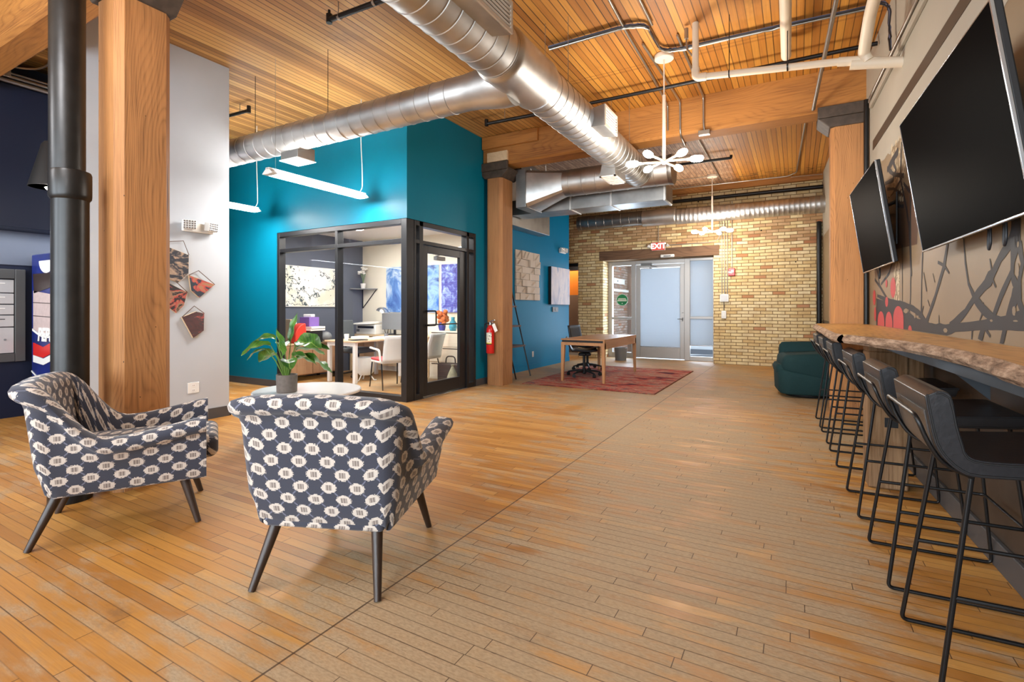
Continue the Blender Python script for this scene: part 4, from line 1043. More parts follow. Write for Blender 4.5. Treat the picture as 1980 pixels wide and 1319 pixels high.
o = thing('cone_pendant', 'black cone shaded lamp glowing behind the black pipe', 'pendant light', (-6.10, 1.98, 2.36))
MB().lathe([(.165, 0), (.07, .40), (.05, .43), (.01, .44), (.008, .425), (.045, .42), (.06, .39), (.160, 0)], 28).build('lamp_shade', M['black'], o)
MB().lathe([(.158, .004), (.060, .385), (.044, .415), (1e-5, .42)], 28).build('shade_lining', M['white'], o)
MB().ball((0, 0, .03), .055, .055, .06).build('bulb', glow('lit_cone_bulb', (255, 244, 226), 40.0), o)
MB().tube([(0, 0, .43), (0, 0, 1.59)], .005, 8).build('cord', M['cable_black'], o)

# ------------------------------------------------------------------ pipes, conduits and cables
o = thing('soil_pipe', 'tall black cast iron drain pipe beside the nearest fir column', 'pipe', (-4.05, 1.41, 0))
MB().lathe([(.112, 0), (.112, .05), (.10, .07), (.096, .09), (.096, 1.93)], 36).build('lower_pipe', M['iron'], o)
MB().lathe([(.092, 2.04), (.092, CEIL)], 36, (-.015, -.01, 0)).build('upper_pipe', M['iron'], o)
MB().lathe([(.097, 1.915), (.107, 1.93), (.109, 1.95), (.109, 2.085), (.104, 2.10), (.092, 2.105)], 36).build('coupling', M['iron'], o)
def run(name, label, cat, pts, r, mat, rad=.08, group=None, n=10):
    p0 = Vector(pts[0]); o = MB(Matrix.Translation(-p0)).tube(bez(pts, rad), r, n).build(name, mat); o.location = p0
    return tag(o, label, cat, group)
o = thing('waste_pipe', 'cream plastic waste pipe dropping from the ceiling and running to the bar wall', 'pipe', (-.85, 5.11, 3.46))
MB().tube([(0, 0, .53), (0, 0, .06)], .031, 14).build('drop_pipe', M['pvc'], o)
MB().tube(bez([(0, 0, .09), (0, 0, 0), (.10, 0, -.008)], .07), .038, 14).build('elbow', M['pvc'], o)
MB().tube([(.08, 0, -.006), (1.22, .03, -.12)], .031, 14).build('long_run', M['pvc'], o)
MB().tube([(1.16, .03, -.115), (1.36, .035, -.145)], .038, 14).build('coupling', M['pvc'], o)
MB().tube(bez([(1.34, .035, -.14), (1.42, .04, -.17), (1.62, .05, -.21)], .05), .036, 14).build('tee', M['pvc'], o)
for x, z in ((.30, -.028), (.78, -.075)): MB().tube([(x, .01, z), (x, .01, .53)], .004, 6).tube([(x - .006, .01, z), (x + .006, .01, z)], .036, 14).build('pipe_hanger', M['black_metal'], o)
MB().tube([(-.085, 0, .50), (-.085, 0, .40)], .020, 10).tube([(-.085, 0, .40), (-.08, 0, .30), (-.03, 0, .22)], .009, 8).build('side_connector', M['conduit'], o)
run('vertical_waste_pipe', 'cream plastic pipe running toward the viewer beside the bar wall top', 'pipe', [(.54, 3.2, 3.60), (.50, 4.8, 3.52), (.49, 5.12, 3.36), (.52, 5.13, 3.30)], .044, M['pvc'], .10, None, 16)
run('ceiling_waste_pipe', 'cream plastic pipe ending in a stub under the ceiling boards', 'pipe', [(-.06, 3.0, 3.75), (-.09, 5.74, 3.75), (-.09, 5.80, 3.82), (-.09, 5.80, CEIL)], .046, M['pvc'], .06, None, 16)
run('wall_waste_pipe', 'short cream plastic pipe entering the beige wall above the televisions', 'pipe', [(.40, 5.14, 3.30), (.76, 5.155, 3.245)], .042, M['pvc'], .05, None, 16)
run('sprinkler_pipe', 'black sprinkler branch pipe crossing under the ceiling toward the bar wall', 'pipe', [(-2.3, 6.10, 3.86), (.70, 6.13, 3.86)], .022, M['black_metal'])
o = thing('sprinkler_pipe', 'black sprinkler stub with upright head left of the big duct, top of the view', 'pipe', (-3.71, 3.17, 3.86))
MB().tube([(0, 0, 0), (1.75, .06, 0)], .024, 10).build('pipe', M['black_metal'], o); MB().tube([(0, 0, -.03), (0, 0, .05)], .028, 10).tube([(0, 0, .05), (0, 0, .09)], .012, 8).build('sprinkler_head', M['black_metal'], o)
for x in (.12, .55): MB().tube([(x, 0, 0), (x, 0, .13)], .005, 6).tube([(x - .012, .01, 0), (x + .012, .01, 0)], .03, 10).build('hanger', M['conduit'], o)
o = thing('sprinkler_pipe', 'grey sprinkler stub under the boards between teal office corner and big duct', 'pipe', (-3.84, 6.05, 3.86))
MB().tube([(0, 0, 0), (1.2, .06, 0)], .024, 10).build('pipe', M['black_metal'], o); MB().tube([(0, 0, -.03), (0, 0, .06)], .028, 10).build('sprinkler_head', M['black_metal'], o); MB().tube([(.3, 0, 0), (.3, 0, .13)], .005, 6).build('hanger', M['conduit'], o)
o = thing('sprinkler_pipe', 'black sprinkler stub above the white partition edge', 'pipe', (-6.33, 4.09, 3.86))
MB().tube([(0, 0, 0), (-1.2, -.06, 0)], .022, 10).build('pipe', M['black_metal'], o); MB().tube([(0, 0, -.03), (0, 0, .06)], .026, 10).build('sprinkler_head', M['black_metal'], o); MB().tube([(-.2, 0, 0), (-.2, 0, .13)], .005, 6).build('hanger', M['conduit'], o)
run('sprinkler_pipe', 'black sprinkler pipe under the old boards beyond the beam', 'pipe', [(-2.2, 9.55, 3.88), (-1.0, 9.59, 3.88), (-1.0, 9.59, 3.93)], .024, M['black_metal'], .03)
def bundle(label, pts, k=3, mats=('cable_black', 'cable_blue', 'conduit'), s=.011):
    o = thing('cable_bundle', label, 'cables', pts[0]); p0 = Vector(pts[0]); rnd = random.Random(len(label))
    for i in range(k):
        q = []
        for j, p in enumerate(bez(pts, .12, 6)):
            q.append(p - p0 + Vector((rnd.uniform(-.006, .006), (i - k / 2) * .016 + rnd.uniform(-.005, .005), (i % 2) * .016 + rnd.uniform(-.004, .004))))
        MB().tube(q, s * (.8 + .3 * (i % 3) / 2), 8).build('cable', M[mats[i % len(mats)]], o)
    return o
bundle('bundle of dark and steel cables crossing the boards above the near chandelier', [(-2.25, 4.77, 3.94), (-1.42, 4.77, 3.94), (-1.25, 4.85, 3.94), (-1.24, 5.40, 3.94), (-1.05, 5.47, 3.94), (-.2, 5.50, 3.94), (.62, 5.55, 3.94)], 4)
bundle('cables lying along the top of the branch duct', [(-8.0, 3.83, 3.32), (-6.3, 3.80, 3.335), (-5.2, 3.83, 3.33), (-4.4, 3.80, 3.345), (-3.4, 3.82, 3.335), (-2.4, 3.82, 3.35)], 4)
bundle('loose dark cables hanging down the top of the bar wall', [(.62, 5.50, 3.95), (.70, 5.40, 3.86), (.705, 5.42, 3.62), (.70, 5.36, 3.45)], 3, ('cable_black', 'cable_blue'), .008)
CG = 'steel conduits under the ceiling'
for l, p in [('steel conduit running along the boards left of the near chandelier and over the beam', [(-1.40, 3.2, 3.95), (-1.46, 4.9, 3.95), (-1.47, 5.9, 3.95), (-1.49, 6.83, 3.93), (-1.49, 6.845, 3.60)]), ('short steel conduit reaching the cable bend above the near chandelier', [(-1.20, 3.2, 3.96), (-1.21, 4.88, 3.96)]),
             ('steel conduit from the near chandelier canopy down the beam face', [(-1.385, 5.2, 3.965), (-1.33, 6.83, 3.95), (-1.33, 6.845, 3.56), (-1.33, 6.90, 3.50), (-1.35, 7.3, 3.50), (-1.36, 7.4, 3.93), (-1.39, 11.4, 3.965)]), ('steel conduit down the beam face to the small junction box', [(-1.04, 5.2, 3.965), (-1.04, 6.83, 3.95), (-1.04, 6.845, 3.60), (-1.03, 6.86, 3.50)]),
             ('thick steel conduit slanting in front of the beam beside the bar column', [(.34, 4.3, 3.93), (.17, 6.83, 3.55)]), ('steel conduit on the far boards right of the far chandelier', [(.13, 7.4, 3.96), (.12, 8.3, 3.96), (.0, 11.55, 3.96), (-.15, 11.68, 3.93), (-2.55, 11.66, 3.93)]), ('thin steel conduit beside the ledger at the top of the brick wall', [(-.1, 11.75, 3.92), (.45, 11.80, 3.92)]),
             ('thin steel conduit on the far boards left of the far chandelier', [(-1.60, 11.05, 3.965), (-2.6, 11.05, 3.965)])]:
    run('conduit', l, 'conduit', p, .0125 if 'thin' not in l and 'thick' not in l else (.008 if 'thin' in l else .02), M['conduit'], .05, CG)
one(MB().box(-1.10, -.96, 6.80, 6.868, 3.455, 3.515), 'junction_box', M['conduit'], 'small steel junction box at the bottom edge of the beam', 'junction box', bevel=.004)
run('iron_pipe', 'black iron pipe along the brick wall above the far duct', 'pipe', [(-2.7, 11.93, 3.70), (.5, 11.93, 3.70)], .04, M['black_metal'])
run('wall_conduit', 'dark conduit along the beige wall top beside the waste pipe', 'conduit', [RW(2.6, .03, 3.43), RW(5.0, .03, 3.43), RW(6.4, .03, 3.43), RW(6.46, .03, 3.40)], .016, M['conduit'])
run('riser_pipe', 'dark riser pipe between the fir bar column and the mural wall', 'pipe', [(.662, 6.66, 1.056), (.662, 6.66, 3.5)], .024, M['black_metal'])
run('riser_pipe', 'dark pipe at the right end of the brick wall behind the bar column', 'pipe', [(.40, 11.97, 0.0), (.40, 11.97, 2.86), (.40, 12.0, 3.0)], .045, M['black_metal'], .1)
o = thing('wire_rail', 'pale steel rails and box along the top of the navy soffit', 'rail', (-7.27, 0, 3.64))
for i, (z, r) in enumerate([(0, .022), (.055, .02), (.10, .014)]): MB().tube([(.0 - .02 * i, -.5, z), (-.02 * i, 3.4, z)], r, 10).build('rail', M['conduit'], o)
MB().box(-.07, .04, 1.80, 2.02, .03, .15).build('box', M['conduit'], o, bevel=.006); MB().tube(bez([(-.01, 1.5, .17), (-.01, 2.1, .17), (.10, 2.25, .20), (.3, 2.3, .3)], .1), .012, 8).build('loose_end', M['conduit'], o)
run('white_cable', 'white cable looping below the beam over the office door column', 'cable', [(-3.75, 7.24, 3.50), (-3.72, 7.3, 3.38), (-3.60, 7.35, 3.33), (-3.50, 7.3, 3.42), (-3.48, 7.24, 3.51)], .006, M['white_plastic'], .08)
# ------------------------------------------------------------------ left side: mailboxes, vending machine
o = thing('mailbox_unit', 'wall of silver mailboxes in a dark frame on the navy wall', 'mailboxes', (-7.695, 1.6, .63))
f = MB(); f.box(0, .045, -.66, -.57, 0, 1.04).box(0, .045, .57, .66, 0, 1.04).box(0, .045, -.57, .57, 0, .095).box(0, .045, -.57, .57, .93, 1.04); f.build('surround', M['grey'] if False else plain('charcoal_frame', (70, 70, 70), .5), o, bevel=.006)
hs = [(.10, .385), (.395, .52), (.53, .64), (.65, .765), (.775, .92)]
for cix in range(3):
    y0 = -.565 + cix * .3775
    for k, (a, c) in enumerate(hs):
        d = MB().box(0, .03, y0 + .004, y0 + .3735, a, c).build('mailbox_door', M['silver'] if False else plain('mailbox_silver', (196, 196, 196), .35, .4), o, bevel=.003) if (cix, k) == (0, 0) else None
        if d is None: d = MB().box(0, .03, y0 + .004, y0 + .3735, a, c).build('mailbox_door', bpy.data.materials['mailbox_silver'], o, bevel=.003)
        if k: MB().box(.03, .033, y0 + .15, y0 + .30, c - .045, c - .037).build('name_slot', M['black'] if k == 1 else M['paper'], d)
        else: MB().tube([(.03, y0 + .30, .25), (.036, y0 + .30, .25)], .012, 10).build('lock', M['grey'], d)
def vending():
    o = thing('vending_machine', 'blue drinks vending machine with lit window behind the black pipe', 'vending machine', (-7.18, 2.33, 0))
    def vm(p, u):
        m = Mat(p); return m
    blue = plain('vending_blue', (30, 44, 120), .3, 0, .5, .45, 5.0); dark = plain('vending_dark', (52, 38, 36), .35); glassm = plain('vending_lit_panel', (196, 176, 172), .4, 0, .4, .12, 20.0)
    w = .46
    b = MB(); b.prism([(-w, 0), (-w + .02, -.03), (w - .02, -.03), (w, 0), (w, .75), (-w, .75)], .06, 1.84, 'z'); b.build('cabinet', blue, o, bevel=.012)
    MB().box(-w + .02, w - .02, .02, .72, 0, .06).build('plinth', M['black'], o)
    y = -.031
    def panel(name, poly, mat, off=0.0): MB().prism(poly, y - .004 - off, y + .004, 'y').build(name, mat, o)
    arc = lambda x0, x1, zb, sag, n=10: [(x0 + (x1 - x0) * i / n, zb - sag * math.sin(PI * i / n)) for i in range(n + 1)]
    panel('top_band', [(-w + .07, 1.62), (w - .05, 1.62), (w - .05, 1.50), (-w + .10, 1.40)], dark)
    panel('logo_disc', [(.0 + .20 * math.cos(a) - .02, 1.76 + .14 * math.sin(a)) for a in [PI + PI * i / 16 for i in range(17)]], M['white_plastic'])
    panel('display_window', [(-w + .08, 1.43), (w - .12, 1.36)] + arc(w - .12, -w + .08, 1.0, .07), glassm)
    for z in (1.29, 1.14): panel('shelf_line', [(-w + .08, z + .01), (w - .12, z - .01), (w - .12, z - .018), (-w + .08, z + .002)], dark, .001)
    panel('white_swoosh', arc(-w + .06, w - .1, 1.0, .075) + arc(w - .1, -w + .06, .975, .075), M['white_plastic'], .002)
    panel('red_wave', [(-w + .08, .84), (-.1, .80), (.2, .88), (w - .1, .84), (w - .1, .72), (.2, .76), (-.1, .68), (-w + .08, .70)], M['red'], .001)
    panel('white_wave', [(-w + .08, .70), (-.1, .67), (.2, .75), (w - .1, .71), (w - .1, .65), (.2, .68), (-.1, .60), (-w + .08, .62)], M['white_plastic'], .001)
    text('PEPSI', .20, 'lettering', M['white_plastic'], o, (-.02, y - .006, .93), (PI / 2, 0, 0), .003, 'CENTER', .18)
    panel('lower_curve', arc(-w + .03, w - .08, .52, .10) + arc(w - .08, -w + .03, .505, .10), M['white_plastic'], .001)
vending()

# ------------------------------------------------------------------ white partition: lights and hanging prints
def emergency(name, label, loc, rz, n=2):
    o = thing(name, label, 'emergency light', loc, rz)
    MB().box(0, .045, -.16, .16, -.05, .05).build('housing', M['white_plastic'], o, bevel=.012)
    for s_ in (-1, 1):
        Mh = Matrix.Translation((.075, s_ * .115, .02)) @ Matrix.Rotation(s_ * .35, 4, 'Z') @ Matrix.Rotation(.12, 4, 'Y')
        h = MB(Mh); h.box(-.035, .03, -.065, .065, -.048, .048); hd = h.build('lamp_head', M['white_plastic'], o, bevel=.010)
        d = MB(Mh)
        for i in range(5):
            for j in range(4): d.ball((.031, -.048 + i * .024, -.034 + j * .023), .006, .0095, .0095, 8, 4)
        d.build('lens', M['silver'], hd)
    return o
emergency('emergency_light', 'white twin head emergency light on the white partition', (-5.68, 3.07, 2.10), 0)
emergency('emergency_light', 'white twin head emergency light on the teal wall above the canvas', (-4.70, 10.62, 2.55), 0)
def mk_print(name, seed, stops): return mk_picture(name, stops, 5.0, 9.0, seed, .8)
pr1 = mk_print('print_charcoal', 2.0, [(.3, (34, 34, 40)), (.5, (44, 46, 54)), (.56, (168, 140, 116)), (.7, (40, 40, 46))]); pr2 = mk_print('print_blue_red', 9.0, [(.3, (34, 44, 54)), (.50, (40, 50, 62)), (.55, (186, 72, 60)), (.62, (150, 116, 84)), (.8, (40, 36, 38))])
pr3 = mk_print('print_red', 14.0, [(.3, (36, 32, 34)), (.46, (44, 38, 40)), (.50, (178, 66, 58)), (.56, (150, 118, 92)), (.62, (36, 32, 36)), (.8, (50, 44, 46))]); pr4 = mk_print('print_dark_red', 21.0, [(.3, (48, 44, 46)), (.5, (84, 52, 52)), (.56, (60, 56, 58)), (.68, (190, 84, 72)), (.8, (56, 50, 52))])
def shard(label, poly, apex, mat, edge_hi):
    c = Vector((-5.68, sum(p[0] for p in poly) / len(poly), sum(p[1] for p in poly) / len(poly)))
    o = thing('hanging_print', label, 'wall art', c, 0, 'angular hanging prints on the white partition')
    P = [(y - c.y, z - c.z) for y, z in poly]
    MB().prism(P, .004, .028, 'x').build('wooden_backing', M['birch'], o)
    MB().prism([(y * .985, z * .985) for y, z in P], .028, .031, 'x').build('print', mat, o)
    e = MB(); e.tube([(.03, P[edge_hi[0]][0], P[edge_hi[0]][1]), (.02, apex[0] - c.y, apex[1] - c.z), (.03, P[edge_hi[1]][0], P[edge_hi[1]][1])], .004, 7); e.build('leather_cord', M['wood_step'], o)
shard('charcoal angular print hanging highest on the partition, partly behind the fir column', [(2.66, 1.90), (2.975, 1.80), (2.972, 1.60), (2.87, 1.50), (2.70, 1.56)], (2.925, 1.945), pr1, (0, 1))
shard('dark blue and red angular print hanging farthest right on the partition', [(2.975, 1.585), (3.25, 1.495), (3.085, 1.345), (3.0, 1.42)], (3.08, 1.64), pr2, (0, 1))
shard('red and black angular print on the partition, lower left, partly behind the fir column', [(2.70, 1.53), (2.96, 1.40), (2.925, 1.26), (2.85, 1.18), (2.72, 1.28)], (2.83, 1.53), pr3, (0, 1))
shard('dark angular print with red top edge hanging lowest on the partition', [(2.905, 1.135), (3.05, 1.195), (3.135, 1.175), (3.13, .985), (3.02, .91)], (3.035, 1.255), pr4, (0, 2))
def outlet(label, loc, rz, sz=(.07, .115), mat='white_plastic'):
    o = thing('wall_outlet', label, 'outlet', loc, rz)
    MB().box(0, .006, -sz[0] / 2, sz[0] / 2, -sz[1] / 2, sz[1] / 2).build('cover_plate', M[mat], o, bevel=.003)
    for z in (.026, -.026):
        d = MB().box(.006, .008, -.017, .017, z - .016, z + .016).build('socket', M['white'], o, bevel=.003)
        MB().box(.008, .0085, -.008, -.005, z - .006, z + .006).box(.008, .0085, .005, .008, z - .006, z + .006).build('slot', M['black'], d)
outlet('white wall outlet low on the white partition above the armchair arm', (-5.68, 3.035, .37), 0, (.12, .115))
outlet('white wall outlet low on the teal wall behind the ladder shelf', (-4.70, 9.17, .30), 0)

# ------------------------------------------------------------------ extinguisher on the second column
o = thing('fire_extinguisher', 'red fire extinguisher hanging on the slimmer fir column', 'fire extinguisher', (-4.235, 6.785, .52))
MB().lathe([(.058, 0), (.064, .01), (.064, .36), (.058, .40), (.035, .435), (.022, .445)], 28).build('cylinder', M['red'], o)
MB().lathe([(.022, .445), (.024, .47), (.018, .50)], 16).tube([(0, 0, .49), (.02, -.03, .505), (.10, -.03, .53)], .009, 8).tube([(0, 0, .475), (.09, -.03, .475)], .007, 8).build('valve_handle', M['silver'], o)
MB().tube(bez([(-.01, -.02, .48), (-.09, -.03, .47), (-.085, -.02, .30), (-.075, -.015, .14)], .06), .010, 10).build('hose', M['black'], o)
lab = MB()
for k in range(10):
    a0, a1 = -2.35 + k * .165, -2.35 + (k + 1) * .165; r = .0648
    lab.add([(r * math.cos(a0), r * math.sin(a0), .14), (r * math.cos(a1), r * math.sin(a1), .14), (r * math.cos(a1), r * math.sin(a1), .33), (r * math.cos(a0), r * math.sin(a0), .33)], [(0, 1, 2, 3)])
def mk_label():
    m = Mat('extinguisher_label'); x, y, z = m.coord()
    g = m.noise(m.xyz(x * 60.0, y * 60.0, z * 60.0), 1.0, 2).gt(.56) * z.gt(.18)
    c = m.mix(z.gt(.17), lin(232, 206, 60), lin(236, 232, 214)); c = m.mix((z.lt(.155)), c, lin(40, 36, 34)); m.col(m.mix(g * .7, c, lin(90, 90, 80))).rough(.4); return m.m
lab.build('label', mk_label(), o)
t = MB(Matrix.Translation((.095, -.045, .44)) @ Matrix.Rotation(-.45, 4, 'Y')); t.box(-.028, .028, -.0015, .0015, -.10, .03); t.build('inspection_tag', M['paper'], o); MB().tube([(.05, -.03, .50), (.09, -.045, .47)], .002, 5).build('tag_string', M['white_plastic'], o)
MB().box(-.02, .02, .05, .075, .20, .44).build('wall_hook', M['black_metal'], o)

# ------------------------------------------------------------------ art and shelf on the teal wall
def relief():
    o = thing('block_relief', 'pale carved timber block relief on the teal wall behind the fir column', 'wall art', (-4.695, 8.90, 1.40))
    m = timber('pale_block_wood', (216, 206, 194), (196, 182, 168), 2, 14.0, .75, .25)
    rnd = random.Random(11); W, Hh = 1.0, .97
    rows = [0, .135, .27, .40, .53, .66, .80, .97]; mb = MB()
    for i in range(len(rows) - 1):
        x = -.5
        cuts = [.20, .22, .16, .24, .18]; rnd.shuffle(cuts)
        for c in cuts:
            d = rnd.uniform(.015, .06); ext = rnd.choice((0, 0, .03)) if x + c > .45 else 0
            mb.box(0, d, x + .003, min(.5, x + c) - .003 + ext, rows[i] + .003, rows[i + 1] - .003)
            if rnd.random() < .5: mb.hexa([(d, x + .02, rows[i] + .02), (d + .025, x + .05, rows[i] + .02), (d + .02, x + .06, rows[i] + .03), (d, x + .04, rows[i] + .05), (d, x + c - .05, rows[i + 1] - .03), (d + .02, x + c - .04, rows[i + 1] - .03), (d + .02, x + c - .03, rows[i + 1] - .02), (d, x + c - .03, rows[i + 1] - .015)])
            x += c
    mb.build('blocks', m, o, bevel=.004)
relief()
o = thing('canvas', 'pale abstract canvas with blue strokes on the teal wall', 'picture', (-4.70, 10.40, 1.325))
MB().box(.01, .075, -.50, .51, 0, .825).build('canvas_sides', M['black'], o)
MB().box(.075, .078, -.50, .51, 0, .825).build('painting', mk_picture('canvas_painting', [(.3, (150, 160, 190)), (.42, (196, 194, 208)), (.55, (222, 214, 218)), (.66, (140, 160, 196)), (.74, (220, 216, 222))], 3.2, 1.1, 4.0, .7, (3.0, .70, (84, 104, 150))), o)
one(MB().box(-4.70, -4.675, 10.10, 10.38, 1.16, 1.27).box(-4.68, -4.665, 10.2, 10.28, 1.19, 1.24), 'thermostat', M['grey'], 'small grey wall plate just below the canvas', 'wall plate', bevel=.004)
o = thing('ladder_shelf', 'leaning black ladder shelf with walnut boards behind the fir column', 'shelf', (-4.45, 8.14, 0))
for y in (-.52, .02):
    MB().tube([(.22, y, 0), (-.20, y, 1.66)], .013, 8).build('rail', M['black_metal'], o)
for z, d in ((.55, .22), (.91, .18), (1.27, .14)):
    x = .22 - .42 * z / 1.66; MB().box(-.235, x + .01, -.56, .07, z - .016, z + .016).build('shelf_board', M['wood_step'], o, bevel=.003)
one(MB(Matrix.Translation((-4.60, 8.02, .93))).box(-.03, .03, -.05, .05, 0, .30), 'white_box', M['paper'], 'narrow white object on the ladder shelf', 'box', bevel=.01)

# ------------------------------------------------------------------ rug, table and task chairs
one(MB().box(-3.90, -1.758, 7.23, 10.33, .0, .012), 'area_rug', M['rug'], 'red and grey patterned rug under the oak table', 'rug')
o = thing('work_table', 'oak table with tapered legs standing on the red rug', 'table', (-3.08, 8.72, .012))
MB().box(-.385, .385, -.92, .92, .690, .713).build('tabletop', M['oak'], o, bevel=.003)
MB().box(-.37, .37, -.905, .905, .655, .690).build('dark_reveal', M['black'], o)
MB().box(.355, .384, -.92, .92, .555, .690).box(-.384, -.355, -.92, .92, .60, .655).box(-.355, .355, -.918, -.89, .605, .655).box(-.355, .355, .89, .918, .605, .655).build('apron', M['oak'], o, bevel=.003)
for sx in (-1, 1):
    for sy in (-1, 1):
        a, c, d, e = sx * .384, sx * .32, sy * .919, sy * .855; a2, c2, d2, e2 = sx * .384, sx * .345, sy * .919, sy * .88
        q = lambda xa, xb, ya, yb, z: [(min(xa, xb), min(ya, yb), z), (max(xa, xb), min(ya, yb), z), (max(xa, xb), max(ya, yb), z), (min(xa, xb), max(ya, yb), z)]
        MB().hexa(q(a2, c2, d2, e2, 0) + q(a, c, d, e, .655)).build('leg', M['oak_leg'], o, bevel=.003)
def task_chair(label, loc, rz, top=.82):
    o = thing('task_chair', label, 'office chair', loc, rz, 'black task chairs at the oak table')
    base = MB()
    for k in range(5):
        a = 2 * PI * k / 5 + .3; c, s_ = math.cos(a), math.sin(a)
        base.tube([(0, 0, .10), (c * .16, s_ * .16, .095), (c * .30, s_ * .30, .07)], [.026, .018, .013], 8)
    base.lathe([(.045, .06), (.045, .12), (.03, .14)], 16); base.build('star_base', M['black'], o)
    for k in range(5):
        a = 2 * PI * k / 5 + .3; c, s_ = math.cos(a) * .30, math.sin(a) * .30
        w = MB(Matrix.Translation((c, s_, .03)) @ Matrix.Rotation(a + .7, 4, 'Z')); w.lathe([(1e-5, -.026), (.03, -.024), (.03, -.006), (.012, -.005), (.012, .005), (.03, .006), (.03, .024), (1e-5, .026)], 14, (0, 0, 0), RX.to_3x3()); w.tube([(0, 0, .02), (0, 0, .05)], .01, 6); w.build('caster', M['black'], o)
    MB().tube([(0, 0, .12), (0, 0, .40)], .025, 12).build('gas_lift', M['black_metal'], o); MB().box(-.10, .12, -.09, .09, .37, .42).build('mechanism', M['black'], o, bevel=.02)
    MB().tube([(.02, -.08, .40), (.05, -.24, .385)], .008, 6).build('lever', M['black'], o)
    P = []
    for i in range(15):
        t = i / 14
        if t < .45: q = t / .45; x, z = .23 - .40 * q, .46 - .02 * math.sin(PI * q)
        elif t < .6: q = (t - .45) / .15; a = q * 1.25; x, z = -.17 - .08 * math.sin(a), .46 + .08 * (1 - math.cos(a))
        else: q = (t - .6) / .4; x, z = -.246 - .07 * q, .515 + (top - .515) * q
        P.append([(x, -.23 + .46 * j / 8, z + .03 * abs(j / 4 - 1) ** 2 * (1 if t < .5 else 0)) for j in range(9)])
    s_ = MB(); s_.grid(P); sh = s_.build('mesh_seat_and_back', M['leather'], o, sharp=70); sm = sh.modifiers.new('thick', 'SOLIDIFY'); sm.thickness = .028; sm.offset = 0
    for sy in (): MB().tube(bez([(-.05, sy * .20, .42), (-.05, sy * .27, .45), (-.08, sy * .27, .66), (.14, sy * .27, .67)], .06), .014, 8).build('armrest', M['black'], o)
    return o
task_chair('black task chair tucked under the near half of the oak table', (-3.34, 8.55, .012), math.radians(22), .70)
task_chair('black task chair with back rising above the far side of the oak table', (-3.66, 9.55, .012), math.radians(-8), .88)
one(MB(Matrix.Translation((-3.66, 11.75, 0))).lathe([(.13, 0), (.15, .30), (.145, .30), (.125, .01), (1e-5, .01)], 24), 'waste_bin', M['grey'], 'grey waste bin near the glass entrance seen under the table', 'bin')

